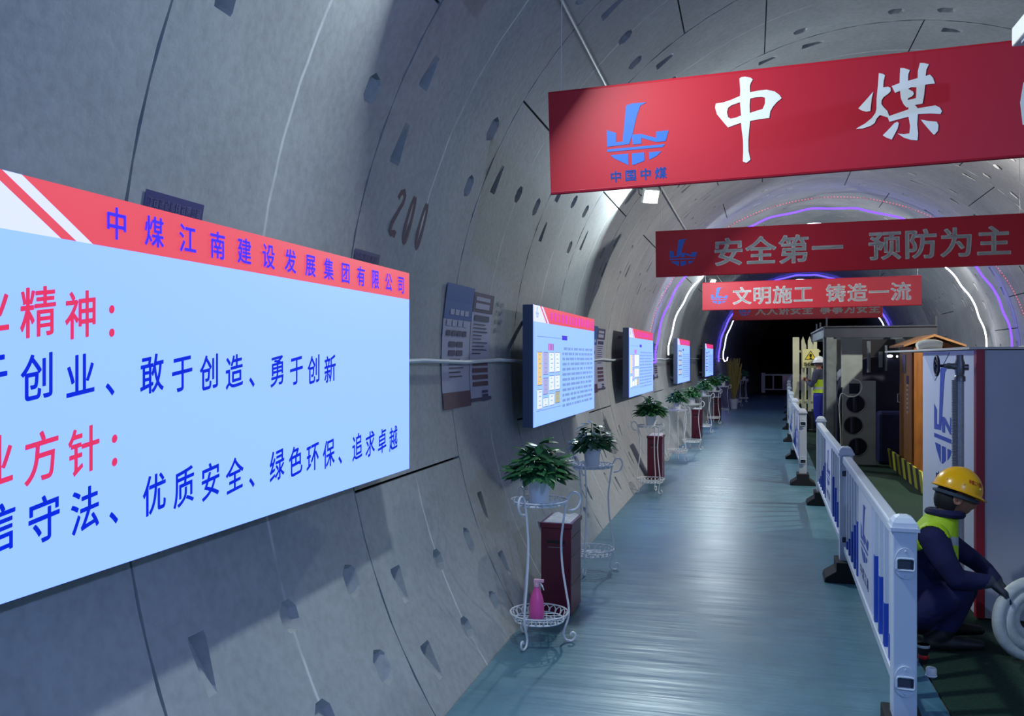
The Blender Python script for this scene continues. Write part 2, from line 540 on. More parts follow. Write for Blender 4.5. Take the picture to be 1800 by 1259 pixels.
    # ground behind the joints
    for part, (x0, x1) in {'wall_left': (A_FLOOR, A_LEFT), 'ceiling': (A_LEFT, A_RIGHT), 'wall_right': (A_RIGHT, 180 - A_FLOOR)}.items():
        n = 14
        for k in range(-3, 34):
            s0 = 0.65 + 1.5 * k
            for i in range(n):
                a, b = x0 + (x1 - x0) * i / n, x0 + (x1 - x0) * (i + 1) / n
                mb = parts[part]
                mb.add([RW(a, s0, TR + .16), RW(a, s0 + 1.5, TR + .16), RW(b, s0 + 1.5, TR + .16), RW(b, s0, TR + .16)], [(0, 1, 2, 3)], 1)
                uvs[part] += [(.1, a)] * 4
    res = {}
    for n, mb in parts.items():
        o = mb.build(n, [CONC, DARKGAP])
        uvl = o.data.uv_layers.new(name='ring')
        flat = [c for uv in uvs[n] for c in uv]
        uvl.data.foreach_set('uv', flat)
        # the round of the tunnel, not its facets: normals that point at the tunnel axis
        me = o.data
        nn = []
        for p in me.polygons:
            w_ = p.index < len(smooth[n]) and smooth[n][p.index]
            p.use_smooth = w_
            for vi in p.vertices:
                if not w_:
                    nn.append(p.normal.copy())
                    continue
                c = me.vertices[vi].co
                phi = math.atan2(c.y, RC - c.x)
                q = W(TC, phi * RC, TZ) - c
                q.normalize()
                nn.append(q if q.dot(p.normal) > 0 else -q)
        me.normals_split_custom_set(nn)
        tag(o, kind='structure')
        res[n] = o
    return res


LIN = build_lining()


def strip(name, x0, x1, s0, s1, z, m, thick=0.0, step=0.5):
    mb = MB()
    n = int((s1 - s0) / step)
    vs, fs = [], []
    for i in range(n + 1):
        s = s0 + (s1 - s0) * i / n
        vs += [W(x0, s, z), W(x1, s, z), W(x0, s, z - thick), W(x1, s, z - thick)]
    for i in range(n):
        a, b = 4 * i, 4 * i + 4
        fs += [(a, a + 1, b + 1, b), (a, b, b + 2, a + 2), (a + 1, a + 3, b + 3, b + 1), (a + 2, b + 2, b + 3, a + 3)]
    fs += [(0, 2, 3, 1), (4 * n, 4 * n + 1, 4 * n + 3, 4 * n + 2)]
    mb.add(vs, fs)
    return mb.build(name, m)


fl = strip('floor', -1.55, 3.95, -3.8, 52, -0.012, mat('floor_concrete', (92, 94, 92), 0.8, noise=.25, scale=4, bump=.2), .1)
tag(fl, kind='structure')
mt = strip('walkway_mat', -1.315, 0.93, -3.8, 41, 0.0, mat_floor(), .01)
tag(mt, 'long glossy blue-green floor mat covering the walkway between wall and fence', 'mat')
gm = strip('carpet', 0.94, 3.60, -3.8, 41, -0.001, mat('green_carpet', (9, 46, 28), 0.95, noise=.55, scale=70, bump=.3), .010)
tag(gm, 'dark green carpet on the floor behind the white fence', 'carpet')
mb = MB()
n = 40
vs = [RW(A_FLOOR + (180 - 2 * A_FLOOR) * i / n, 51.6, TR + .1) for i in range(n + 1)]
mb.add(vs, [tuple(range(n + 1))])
we = mb.build('dark_end_cap', mat('unlit_tunnel_dark', (20, 24, 38), 0.9))  # darkness of the unlit tunnel beyond, put into the colour of a cap
tag(we, kind='structure')
mbb = MB()
vs = [RW(A_FLOOR + (180 - 2 * A_FLOOR) * i / n, -3.8, TR + .1) for i in range(n + 1)]
mbb.add(vs, [tuple(range(n + 1))])
tag(mbb.build('wall_back', mat('back_bulkhead', (120, 122, 120), 0.9)), kind='structure')

# painted ring number on the lining
mb = MB()
fnum = lambda x, y: RW(y, x, TR - .003)
def num_digit(c, cs, ca, wd, ht):
    """hand-painted figure: a ribbon along a stroke"""
    if c == '2':
        st = [(-.5, .62), (-.28, .9), (.12, 1), (.45, .82), (.45, .55), (.1, .2), (-.5, -.45), (-.62, -.82), (-.3, -.93), (.1, -.88), (.42, -.95)]
    else:
        st = [(.5 * sin(q), cos(q)) for q in [2 * pi * i / 18 for i in range(19)]]
    pts = [(cs + x * wd, ca + y * ht) for x, y in st]
    hw = .017
    vs = []
    for i, p in enumerate(pts):
        a, b = pts[max(0, i - 1)], pts[min(len(pts) - 1, i + 1)]
        dx, dy = b[0] - a[0], (b[1] - a[1]) * .0523
        l = math.hypot(dx, dy) or 1
        nx, ny = -dy / l * hw, dx / l * hw / .0523
        vs += [fnum(p[0] + nx, p[1] + ny), fnum(p[0] - nx, p[1] - ny)]
    mb.add(vs, [(2 * i, 2 * i + 1, 2 * i + 3, 2 * i + 2) for i in range(len(pts) - 1)])
num_digit('2', 4.06, 14.9, .075, 2.2)
num_digit('0', 4.22, 14.7, .058, 2.3)
num_digit('0', 4.40, 14.6, .058, 2.3)
mb.build('ring_number', mat('red_brown_paint', (98, 72, 84), 0.8), LIN['wall_left'])
# ------------------------------------------------------------------ lamps
WHITE_METAL = mat('white_painted_metal', (214, 214, 206), 0.45)
GREY_METAL = mat('grey_metal', (120, 124, 126), 0.4, 0.7)
BLACK = mat('black_plastic', (18, 18, 20), 0.5)
LAMP_ON = mat('lamp_glass_lit', (255, 252, 240), 0.3, emit=14, ecol=(255, 252, 238))
lamp_where = {-1.6: 'on the left side behind the viewpoint, blue tint added', 3.62: 'on the left side above the nearest light box', 9.3: 'just left of the second red banner',
              14.7: 'on the left side behind the second red banner', 20.1: 'above the left end of the third red banner', 25.6: 'far off on the left, behind the fourth red banner'}
added_where = {-1.4: 'on the right side, behind the viewpoint', 10.6: 'on the right side above the wooden kiosk', 16.7: 'on the right side above the steel gantry'}


def flood(s, ang, watt, label, toward, tilt=28, tint=(0.82, 0.96, 1.0)):
    p = RW(ang, s, TR - .17)
    root = thing('flood_lamp', label, 'lamp', at=p)
    axis = W(TC, s, TZ) - p
    d = axis.normalized() * cos(radians(tilt)) + Vector((sin(s / RC), cos(s / RC), 0)) * toward * sin(radians(tilt))
    root.rotation_euler = d.to_track_quat('-Z', 'Y').to_euler()
    b = MB().box(-.09, .09, -.075, .075, -.02, .03)
    for i in range(6):
        b.box(-.08 + i * .03, -.072 + i * .03, -.06, .06, .03, .055)
    b.build('housing', WHITE_METAL, root, bevel=.004)
    MB().box(-.078, .078, -.063, .063, -.026, -.0205).build('diffuser', LAMP_ON, root)
    Ri = root.rotation_euler.to_matrix().inverted()
    q = Ri @ (RW(ang, s, TR - .004) - p)
    MB().tube([(-.1, 0, .01), (-.1, 0, .07), q], .008, 6).tube([(.1, 0, .01), (.1, 0, .07), q], .008, 6).build('bracket', GREY_METAL, root)
    ld = bpy.data.lights.new('flood_light', 'AREA')
    ld.shape = 'RECTANGLE'; ld.size = .15; ld.size_y = .12
    ld.energy = watt; ld.color = tint
    lo = bpy.data.objects.new('flood_light', ld)
    COL.objects.link(lo); lo.parent = root; lo.location = (0, 0, -.032)


for s_, w_ in LAMP_LEFT.items():
    flood(s_, 39.0, w_, 'unseen added flood lamp ' + lamp_where[s_], 1 if s_ == 14.7 else -1, 50 if s_ == 9.3 else 28, (0.30, 0.48, 1.0) if s_ < 0 else (0.82, 0.96, 1.0))  # blue tint added to the lamp behind the viewpoint, for a bluer left wall
for s_, w_ in ADDED_RIGHT.items():
    flood(s_, 141.0, w_, 'unseen added flood lamp ' + added_where[s_], 1, 5 if s_ < 0 else 28, (0.30, 0.47, 1.0) if s_ < 0 else (1.0, 0.96, 0.9))  # added unseen lamps; the one behind the viewpoint throws blue on the left wall

# lamp batten overhead, near right
t = thing('linear_lamp', 'white boxed lamp batten hanging in front of the nearest banner', 'lamp', 1.10, 3.17, 2.885)
b = MB().box(-.06, .06, -.62, .62, 0, .075)
b.build('housing', WHITE_METAL, t, bevel=.006)
MB().box(-.045, .045, -.55, .55, -.012, -.001).build('lens', mat('lamp_lens_grey', (150, 158, 170), 0.25), t)
for y in (-.45, .45):
    MB().tube([(0, y, .07), (0, y, 4.606 - 2.885)], .004, 5).build('suspension_wire', GREY_METAL, t)

# cables along the lining
def along(name, ang, s0, s1, r, off, m, label, cat, sag=0.0, step=.375):
    n = int((s1 - s0) / step)
    pts = [RW(ang + sag * sin(i * pi / 4) ** 2, s0 + (s1 - s0) * i / n, TR - off) for i in range(n + 1)]
    o = MB().tube(pts, r, 8).build(name, m, smooth=True)
    return tag(o, label, cat)


along('cable', 43.2, -3, 34, .011, .013, mat('pale_cable', (196, 198, 192), 0.5), 'pale power cable running lengthwise under the ceiling to the flood lamps', 'cable')
along('cord', 0.3, -3, 34, .013, .05, mat('white_cord', (206, 214, 220), 0.6), 'white cord strung level along the left wall behind the light boxes', 'cord', sag=-.25)

# ------------------------------------------------------------------ LED ropes round the lining
def led(name, s, r, a0, a1, col, strength, rad, label, beads=False, extra=None, hook=False, squash=1.0):
    n = 90
    rz = r * squash

    def RL(a, ss, dr=0.0):
        q = radians(a)
        return W(TC - (r + dr) * cos(q), ss, TZ + (rz + dr) * sin(q))
    pts = [RL(a0 + (a1 - a0) * i / n, s + .012 * sin(i * 1.7), -.012 + .012 * sin(i * .9)) for i in range(n + 1)]
    if extra:
        pts = [RW(a0, s - extra + extra * i / 6, r) for i in range(6)] + pts
    if hook:
        e = pts[0]
        pts = [e + Vector((.16, 0, .06)), e + Vector((.13, 0, -.06)), e + Vector((.05, 0, -.1))] + pts
    m = mat('led_' + name + '_' + str(s), col, 0.4, emit=strength)
    b = MB()
    if beads:
        b.tube(pts, .004, 5)
        for i in range(n * 2):
            a = a0 + (a1 - a0) * i / (n * 2)
            b.ball(RL(a, s), .0075, 6, 1)
        o = b.build('led_rope', [mat('clear_tube', (170, 120, 140), 0.3), m])
    else:
        b.tube(pts, rad, 7)
        o = b.build('led_rope', m, smooth=True)
    tag(o, label, 'LED rope')


led('pink', 14.9, 2.95, 2, 178, (255, 90, 110), 1.3, .01, 'thin beaded pink LED rope, nearest of the near lit arch', beads=True, squash=.905)
led('violet', 15.75, 2.92, -1, 178, (70, 40, 255), 5.0, .016, 'violet-blue LED rope in the middle of the near lit arch', extra=.85, squash=.905)
led('white', 17.2, 2.86, 2, 178, (225, 225, 255), 5.0, .014, 'white LED rope on the inner side of the near lit arch', squash=.905)
led('blue', 31.4, 2.93, -2, 176, (60, 45, 255), 5.0, .024, 'blue LED rope of the far arch before the dark tunnel end')
led('white', 32.4, 2.86, 0, 176, (215, 215, 255), 5.0, .019, 'white LED rope with a hooked foot on the far arch', hook=True)

# ------------------------------------------------------------------ lit screens on the left wall
def glow(name, rgb):
    """back-lit acrylic; rgb is the light it gives, the face itself is nearly black when off"""
    m = mat(name, (60, 64, 70), 0.4)
    b = m.node_tree.nodes['Principled BSDF']
    b.inputs['Emission Color'].default_value = (*rgb, 1)
    b.inputs['Emission Strength'].default_value = 1.0
    return m


PANEL_BLUE = glow('light_box_pale_blue', (0.27, 0.48, 2.1))
PANEL_WHITE = glow('light_box_white', (0.60, 0.66, 1.5))
PANEL_RED = glow('light_box_red', (0.64, 0.046, 0.072))
INK_BLUE = mat('ink_blue', (10, 40, 190), 0.5, emit=0.45, ecol=(4, 50, 190))
INK_VIOLET = mat('ink_violet_blue', (70, 50, 230), 0.5, emit=0.51, ecol=(72, 52, 232))
INK_RED = mat('ink_red', (205, 60, 100), 0.5, emit=0.51, ecol=(205, 62, 104))
INK_GREY = mat('ink_grey_blue', (110, 140, 190), 0.5, emit=0.64, ecol=(128, 158, 210))
INK_PURPLE = mat('ink_purple', (200, 60, 210), 0.5, emit=0.51, ecol=(205, 70, 215))
CELL_Y = mat('cell_yellow', (250, 214, 140), 0.5, emit=0.59, ecol=(250, 214, 140))
CELL_P = mat('cell_lilac', (186, 180, 220), 0.5, emit=0.59, ecol=(186, 180, 222))
CELL_W = mat('cell_cream', (240, 244, 240), 0.5, emit=0.64, ecol=(236, 242, 240))
CELL_O = mat('cell_olive', (196, 190, 140), 0.5, emit=0.55, ecol=(196, 190, 140))
PHOTO = mat('print_dark', (90, 96, 120), 0.5, emit=0.3, ecol=(90, 96, 120))
FRAME_DARK = mat('light_box_side', (74, 88, 120), 0.5)
XL = -1.55
ZB, ZT = EYE - .536, EYE + .411
SW = 2.62


def light_box(s0, label, content):
    """local frame: x across (front face at x=0 looking to +x), y along, z up from the floor"""
    sm = s0 + SW / 2
    root = thing('light_box', label, 'light box', XL, sm, 0, group='lit information boxes on the left wall')
    h = SW / 2
    b = MB()
    b.box(-.085, -.004, -h, h, ZB, ZT)
    b.build('case', FRAME_DARK, root)
    for y in (-h * .6, h * .6):
        for z in (ZB + .12, ZT - .12):
            MB().box(-.26, -.085, y - .02, y + .02, z - .02, z + .02).build('bracket', GREY_METAL, root)
    F = lambda x, y, o=0.0: Vector((o, x - h, y))      # lettering plane: x along from the left end, y = height
    hb = ZB + .819                                     # lower edge of the heading band
    pm = MB()
    Q = lambda x0, x1, y0, y1, o, k: pm.add([F(x0, y0, o), F(x1, y0, o), F(x1, y1, o), F(x0, y1, o)], [(0, 1, 2, 3)], k)
    Q(0, SW, ZB, hb, 0, 0)
    # heading: white corner, red stripe, white stripe, red band
    def par(xt0, xt1, xb0, xb1, k, o):
        pm.add([F(xb0, hb, o), F(xb1, hb, o), F(xt1, ZT, o), F(xt0, ZT, o)], [(0, 1, 2, 3)], k)
    par(0, .215, 0, .43, 1, 0)
    par(.215, .262, .43, .478, 2, 0)
    par(.262, .315, .478, .532, 1, 0)
    par(.315, SW, .532, SW, 2, 0)
    pm.build('panel', [PANEL_BLUE, PANEL_WHITE, PANEL_RED], root)
    tm = MB()
    F1 = lambda x, y: F(x, y, .0015)
    inks = [INK_VIOLET, INK_RED, INK_BLUE, INK_GREY, INK_PURPLE]
    x_first = 1.83 - 1.245 - .012
    text(tm, '中煤江南建设发展集团有限公司', F1, x_first, EYE + .313, .1462, .082, .088, .022, k=0 if content == 'motto' else 4)
    emblem(tm, F1, .08, hb + .03, .09, .085, 3)
    if content == 'motto':
        y = EYE
        text(tm, '企业精神：', F1, .045, y + .060, .131, .108, .122, .017, .13, 1)
        text(tm, '勇于创业、敢于创造、勇于创新', F1, .048, y - .085, .1305, .100, .112, .017, .13, 2)
        text(tm, '企业方针：', F1, .055, y - .272, .131, .108, .122, .017, .13, 1)
        text(tm, '诚信守法、优质安全、绿色环保、追求卓越', F1, .072, y - .415, .1278, .100, .114, .017, .13, 2)
    tm.build('lettering', inks, root)
    if content == 'motto':
        return root
    cm = MB()
    q = lambda x0, x1, y0, y1, k, o=.001: cm.add([F(x0, y0, o), F(x1, y0, o), F(x1, y1, o), F(x0, y1, o)], [(0, 1, 2, 3)], k)
    r = random.Random(int(s0 * 10))
    z0 = ZB
    if content == 'chart':
        q(.12, .98, hb - .115, hb - .109, 5)
        q(.10, .98, z0 + .115, z0 + .121, 5)
        for i in range(4):
            q(.50 + i * .052, .535 + i * .052, z0 + .60, z0 + .655, 6)
        grid = [(.12, .28, .32, .585, 1), (.32, .49, .40, .585, 2), (.53, .71, .415, .585, 3), (.75, .93, .415, .585, 3), (.12, .28, .13, .29, 3),
                (.32, .49, .24, .375, 2), (.53, .71, .265, .39, 3), (.75, .93, .265, .39, 3), (.32, .49, .14, .215, 3), (.53, .71, .14, .24, 3), (.75, .93, .15, .25, 4)]
        for a, b2, c, d, k in grid:
            q(a, b2, z0 + c, z0 + d, k)
            for j in range(int((d - c) / .035)):
                yy = z0 + d - .02 - j * .035
                q(a + .05, a + .05 + r.uniform(.03, .09), yy - .006, yy, 5, .002)
            q(a, b2, z0 + d - .004, z0 + d, 0, .002)
            q(a, b2, z0 + c, z0 + c + .004, 0, .002)
    else:
        for i in range(3):
            c = hb - .25 - i * .2
            for a, b2 in ((.22, .50), (.54, .82)):
                q(a, b2, c, c + .13, 0)
                for j in range(5):
                    q(a + .02 + j * .05, a + .045 + j * .05, c + .02, c + .11, 3, .002)
    q(1.02, 1.24, hb - .125, hb - .085, 7)
    for i in range(12):
        yy = hb - .20 - i * .046
        xx = 1.10 if i == 0 else 1.04
        while xx < 2.46:
            wd = r.uniform(.06, .24)
            q(xx, min(xx + wd, 2.5), yy - .012, yy + .012, 5)
            xx += wd + r.uniform(.015, .05)
    cm.build('print', [PHOTO, CELL_Y, CELL_P, CELL_W, CELL_O, INK_GREY, INK_RED, INK_VIOLET], root)
    return root


light_box(1.245, 'large near light box with red and blue slogans under a red heading', 'motto')
light_box(6.34, 'light box with yellow and lilac chart cells, beside the dark wall poster', 'chart')
light_box(11.5, 'third light box along the wall, behind the bushy plant of the third stand', 'chart')
light_box(18.0, 'small distant light box with three rows of pictures, inside the violet arch', 'photos')
light_box(24.8, 'farthest and smallest light box, just before the far blue arch', 'photos')

# ------------------------------------------------------------------ posters and plates on the lining
PAPER = mat('poster_paper', (156, 160, 184), 0.6)
POST_BLUE = mat('poster_blue', (28, 84, 150), 0.6)
POST_DARK = mat('poster_dark', (70, 62, 92), 0.6)
POST_INK = mat('poster_ink', (48, 56, 88), 0.6)
POST_MAROON = mat('poster_maroon', (78, 52, 70), 0.6)


def wall_sheet(mb, s0, s1, a0, a1, k, off):
    n = max(1, int(abs(a1 - a0) / 2))
    vs, fs = [], []
    for i in range(n + 1):
        a = a0 + (a1 - a0) * i / n
        vs += [RW(a, s0, TR - off), RW(a, s1, TR - off)]
    mb.add(vs, [(2 * i, 2 * i + 1, 2 * i + 3, 2 * i + 2) for i in range(n)], k)


def poster(s0, s1, a0, a1, label, seed):
    mats = [PAPER, POST_BLUE, POST_DARK, POST_INK, POST_MAROON]
    r = random.Random(seed)
    root = thing('wall_poster', label, 'poster', at=RW((a0 + a1) / 2, (s0 + s1) / 2, TR - .006))
    root.rotation_euler = (0, 0, 0)
    o = root.location.copy()
    mb = MB()
    hgt = a1 - a0
    for k2 in range(2):
        b0 = s0 + (s1 - s0) * (0.0, .545)[k2]
        b1 = s0 + (s1 - s0) * (.535, 1.0)[k2]
        wd = b1 - b0
        dz = -.35 * k2
        top, bot = a1 + dz, a0 + .4 * k2
        wall_sheet(mb, b0, b1, bot, top, 0, .008)
        if k2 == 0:
            wall_sheet(mb, b0, b1, top - hgt * .28, top, 1, .010)
            wall_sheet(mb, b0, b1, bot, bot + hgt * .13, 4, .010)
            for i, (u, v, hh) in enumerate(((.2, .9, .045), (.1, .9, .05), (.12, .88, .045))):
                yy = top - hgt * (.20 + .085 * i)
                for j in range(4):
                    wall_sheet(mb, b0 + wd * (u + (v - u) * j / 4), b0 + wd * (u + (v - u) * (j + .8) / 4), yy - hgt * hh, yy, 0 if i < 2 else 3, .012)
            for i in range(2):
                yy = top - hgt * (.46 + .07 * i)
                for j in range(2):
                    wall_sheet(mb, b0 + wd * (.22 + .27 * j), b0 + wd * (.45 + .27 * j), yy - hgt * .045, yy, 3, .012)
            for i in range(5):
                yy = top - hgt * (.60 + .035 * i)
                wall_sheet(mb, b0 + wd * .25, b0 + wd * r.uniform(.6, .8), yy - hgt * .01, yy, 3, .012)
        else:
            wall_sheet(mb, b0, b1, top - hgt * .17, top, 2, .010)
            wall_sheet(mb, b0 + wd * .1, b0 + wd * .8, top - hgt * .07, top - hgt * .035, 0, .012)
            wall_sheet(mb, b0 + wd * .1, b0 + wd * .8, top - hgt * .14, top - hgt * .09, 0, .012)
            wall_sheet(mb, b0 + wd * .12, b0 + wd * .85, top - hgt * .245, top - hgt * .195, 3, .012)
            for i in range(9):
                yy = top - hgt * (.27 + .032 * i)
                wall_sheet(mb, b0 + wd * .1, b0 + wd * r.uniform(.5, .9), yy - hgt * .010, yy, 3, .012)
            for i in range(4):
                yy = top - hgt * (.60 + .06 * i)
                wall_sheet(mb, b0 + wd * .12, b0 + wd * .88, yy - hgt * .04, yy, 4, .012)
            for i in range(3):
                yy = top - hgt * (.86 + .035 * i)
                wall_sheet(mb, b0 + wd * .55, b0 + wd * .85, yy - hgt * .025, yy, 3, .012)
            wall_sheet(mb, b0, b1, bot, bot + hgt * .03, 2, .012)
    mb.v = [p - o for p in mb.v]
    mb.build('sheet', mats, root)
    return root


poster(4.97, 5.98, -5.6, 9.6, 'large dark two-panel poster curved on the wall between first two light boxes', 1)
poster(9.75, 10.9, -7.5, 8.0, 'dim two-panel poster on the wall between second and third light boxes', 2)
poster(15.4, 16.6, -7.0, 6.0, 'dim two-panel poster under the foot of the near violet LED arch', 4)


def plate(s0, s1, a0, a1, label, txt, m, ink, rows=1):
    o = RW((a0 + a1) / 2, (s0 + s1) / 2, TR - .004)
    root = thing('wall_plate', label, 'plate', at=o)
    b = MB()
    if m:
        wall_sheet(b, s0, s1, a0, a1, 0, .006)
    per = (len(txt) + rows - 1) // rows
    for i in range(rows):
        ln = txt[i * per:(i + 1) * per]
        hh = (a1 - a0) / rows
        pit = (s1 - s0) * .92 / per
        text(b, ln, lambda x, y: RW(y, x, TR - .008), s0 + (s1 - s0) * .05, a1 - hh * (i + .8), pit, pit * .8, hh * .62, .01, k=1)
    b.v = [p - o for p in b.v]
    b.build('sheet', [m or ink, ink], root)


plate(2.22, 2.51, 9.3, 10.5, 'dark blue lettered plate on the wall above the near light box', '江南建设集团有限公司', mat('plate_blue', (44, 50, 110), 0.5), mat('plate_ink', (120, 116, 160), 0.5))
plate(3.67, 3.95, 9.6, 10.5, 'small dark blue plate below the painted ring number', '江南建设集团', mat('plate_blue', (44, 50, 110), 0.5), mat('plate_ink', (120, 116, 160), 0.5))
plate(6.05, 6.30, 4.0, 9.0, 'faded pale lettered notice on the wall just left of the chart light box', '安全生产质量第一', None, mat('pale_print', (150, 158, 170), 0.6), rows=4)
# ------------------------------------------------------------------ red banners
CLOTH_RED = mat('banner_red', (176, 10, 36), 0.55)
LETTER_WHITE = mat('banner_white', (222, 222, 220), 0.5)
LOGO_BLUE = mat('logo_blue', (36, 96, 196), 0.5)


def banner(s, x0, x1, zc, hgt, tilt, label, txt=None, brush=False, tx=(0, 0, 0)):
    root = thing('hanging_banner', label, 'banner', 0, s, 0, group='red slogan banners hung across the tunnel')
    xm = (x0 + x1) / 2
    R = Matrix.Translation((xm, 0, zc)) @ Matrix.Rotation(-tilt, 4, 'Y')
    b = MB().box(x0 - xm, x1 - xm, -.012, .012, -hgt / 2, hgt / 2, M=R)
    b.build('cloth', CLOTH_RED, root)
    f = MB()
    for zz in (-hgt / 2, hgt / 2):
        f.tube([R @ Vector((x0 - xm, 0, zz)), R @ Vector((x1 - xm, 0, zz))], .0125, 8)
    f.build('rod', CLOTH_RED, root)
    F = lambda x, y: R @ Vector((x - xm, -.0135, y))       # y measured from the banner's middle line
    m = MB()
    if brush:
        for g in (BRUSH_A, BRUSH_B[1:3], BRUSH_B[:1], BRUSH_B[3:4], BRUSH_B[4:]):
            vs, fs = fill2d(g)
            m.add([Vector((x - .0208, -.0145, z)) for x, z, _ in vs], fs)
        # left edge of the next sign that only just enters the picture
        vs, fs = fill2d([[(1.225, 2.70), (1.215, 2.80), (1.228, 2.89), (1.60, 2.91), (1.60, 2.86), (1.30, 2.85), (1.29, 2.74), (1.60, 2.75), (1.60, 2.70), (1.27, 2.68)]])
        m.add([Vector((x, -.0145, z + .002)) for x, z, _ in vs], fs)
    else:
        a, pit, size, gap = tx
        half = txt.split(' ')
        text(m, half[0], F, a, -size * .40, pit, size * 1.02, size, .028)
        text(m, half[1], F, tx[0] + len(half[0]) * pit + pit * gap, -size * .40, pit, size * 1.02, size, .028)
    m.build('lettering', LETTER_WHITE, root)
    e = MB()
    emblem(e, F, x0 + (.30 if brush else .16), -.15, .31, .31)
    if brush:
        text(e, '中国中煤', F, x0 + .31, -.225, .075, .06, .06, .03)
    e.build('emblem', LOGO_BLUE, root)
    for x in (x0 + .06, x1 - .06):
        zt = zc + (x - xm) * tan(tilt) + hgt / 2
        top = TZ + math.sqrt(max(.1, TR ** 2 - (x - TC) ** 2)) - .005
        MB().tube([(x, 0, zt), (x, .02, top)], .0025, 5).build('cord', WHITE_METAL, root)


banner(4.33, -.96, 2.86, EYE + 1.166, .512, radians(1.55), 'nearest red banner with two large brush-written white characters', brush=True)
banner(10.0, -1.02, 2.80, EYE + 1.222, .512, radians(.5), 'second red banner, dim, with eight white block characters and wide spacing', '安全第一 预防为主', tx=(-.37, .352, .33, .66))
banner(16.5, -.93, 2.85, EYE + 1.178, .505, radians(.5), 'third red banner, brightly lit at its left end with the blue emblem', '文明施工 铸造一流', tx=(-.38, .36, .34, .56))
banner(24.0, -.74, 3.02, EYE + 1.30, .51, radians(.4), 'farthest red banner, partly covered by the third one', '人人讲安全 事事为安全', tx=(-.16, .30, .28, .47))

# ------------------------------------------------------------------ plant stands
IRON = mat('white_iron', (226, 228, 228), 0.4)
POT = mat('white_pot', (226, 230, 232), 0.35)
SOIL = mat('potting_soil', (40, 30, 24), 0.95)


def smooth_pts(pts, n=6):
    out = []
    P_ = [Vector(p) for p in pts]
    for i in range(len(P_) - 1):
        p0, p1, p2, p3 = P_[max(i - 1, 0)], P_[i], P_[i + 1], P_[min(i + 2, len(P_) - 1)]
        for j in range(n):
            t = j / n
            out.append(.5 * ((2 * p1) + (-p0 + p2) * t + (2 * p0 - 5 * p1 + 4 * p2 - p3) * t * t + (-p0 + 3 * p1 - 3 * p2 + p3) * t ** 3))
    out.append(P_[-1])
    return out


def dish(name, z, r, depth, root):
    b = MB()
    ring = lambda rr, zz, n=40: [(rr * cos(2 * pi * i / n), rr * sin(2 * pi * i / n), zz) for i in range(n)]
    b.tube(ring(r, z + depth), .0045, 6, closed=True)
    b.tube(ring(r * .86, z), .0045, 6, closed=True)
    n = 22
    for i in range(n):                                   # lattice of little arches round the rim
        a0, a1 = 2 * pi * i / n, 2 * pi * (i + 1) / n
        am = (a0 + a1) / 2
        p = lambda a, k: (r * (.86 + .14 * k) * cos(a), r * (.86 + .14 * k) * sin(a), z + depth * k)
        b.tube([p(a0, 0), p(a0 + .03, .6), p(am, .95), p(a1 - .03, .6), p(a1, 0)], .0032, 5)
        b.ball(p(a0, .5), .007, 6)
    for i in range(7):                                   # grid under the pot
        x = -r * .8 + i * r * .8 / 3
        h = math.sqrt(max(0, (r * .86) ** 2 - x * x))
        b.tube([(x, -h, z), (x, h, z)], .003, 5)
        b.tube([(-h, x, z + .004), (h, x, z + .004)], .003, 5)
    b.tube(ring(r * .45, z + .002, 24), .003, 5, closed=True)
    return b.build(name, IRON, root, smooth=True)


def plant_stand(L, s, label, rot):
    root = thing('plant_stand', label, 'plant stand', L, s, 0, rot, group='white wrought-iron plant stands along the wall')
    dish('top_tray', .805, .165, .022, root)
    dish('basket', .135, .168, .042, root)
    for k in range(3):
        a = 2 * pi * k / 3
        pr = [(.170, .765), (.215, .775), (.238, .815), (.232, .855), (.200, .872), (.172, .845), (.155, .79), (.138, .68), (.128, .58), (.135, .44), (.156, .30), (.172, .20), (.168, .135),
              (.148, .08), (.142, .045), (.155, .016), (.185, .008), (.207, .024), (.208, .05), (.190, .056), (.182, .042)]
        pts = smooth_pts([(r * cos(a), r * sin(a), z) for r, z in pr], 4)
        MB().tube(pts, .0065, 7).build('leg', IRON, root, smooth=True)
    return root


def leaf(mb, base, az, el, ln, wd, droop, k=0):
    d = Vector((cos(az) * cos(el), sin(az) * cos(el), sin(el)))
    side = Vector((-sin(az), cos(az), 0))
    p = Vector(base)
    stations = [(0, .06), (.18, .62), (.42, 1.0), (.68, .78), (.88, .34), (1.0, .02)]
    vs, last = [], 0
    for t, wf in stations:
        p = p + d * (ln * (t - last)); last = t
        d = (d + Vector((0, 0, -droop * .35))).normalized()
        up = side.cross(d).normalized()
        hw = wd * wf / 2
        vs += [p - side * hw + up * hw * .45, p.copy(), p + side * hw + up * hw * .45]
    fs = []
    for i in range(len(stations) - 1):
        a, b = 3 * i, 3 * i + 3
        fs += [(a, a + 1, b + 1, b), (a + 1, a + 2, b + 2, b + 1)]
    mb.add(vs, fs, k)


def foliage(seed, n, spread, height, ln, wd):
    r = random.Random(seed)
    mb = MB()
    for i in range(n):
        az = r.uniform(0, 2 * pi)
        u = r.random() ** .6
        rad = spread * u * .62
        zz = .135 + height * (1 - u * .75) * r.uniform(.25, 1)
        base = (rad * cos(az), rad * sin(az), zz)
        leaf(mb, base, az + r.uniform(-.6, .6), r.uniform(-.25, .75) * (1.1 - u * .5), ln * r.uniform(.7, 1.15), wd * r.uniform(.7, 1.15), r.uniform(.2, .9), r.choice((0, 0, 1)))
        if i % 2 == 0:
            mb.tube([(0, 0, .12), (base[0] * .4, base[1] * .4, zz * .75), base], .0025, 4, 2)
    return mb


LEAF = [mat('leaf_deep_green', (40, 92, 56), 0.38, noise=.3, scale=14), mat('leaf_mid_green', (62, 116, 66), 0.38, noise=.3, scale=14), mat('leaf_stem', (70, 110, 60), 0.5)]


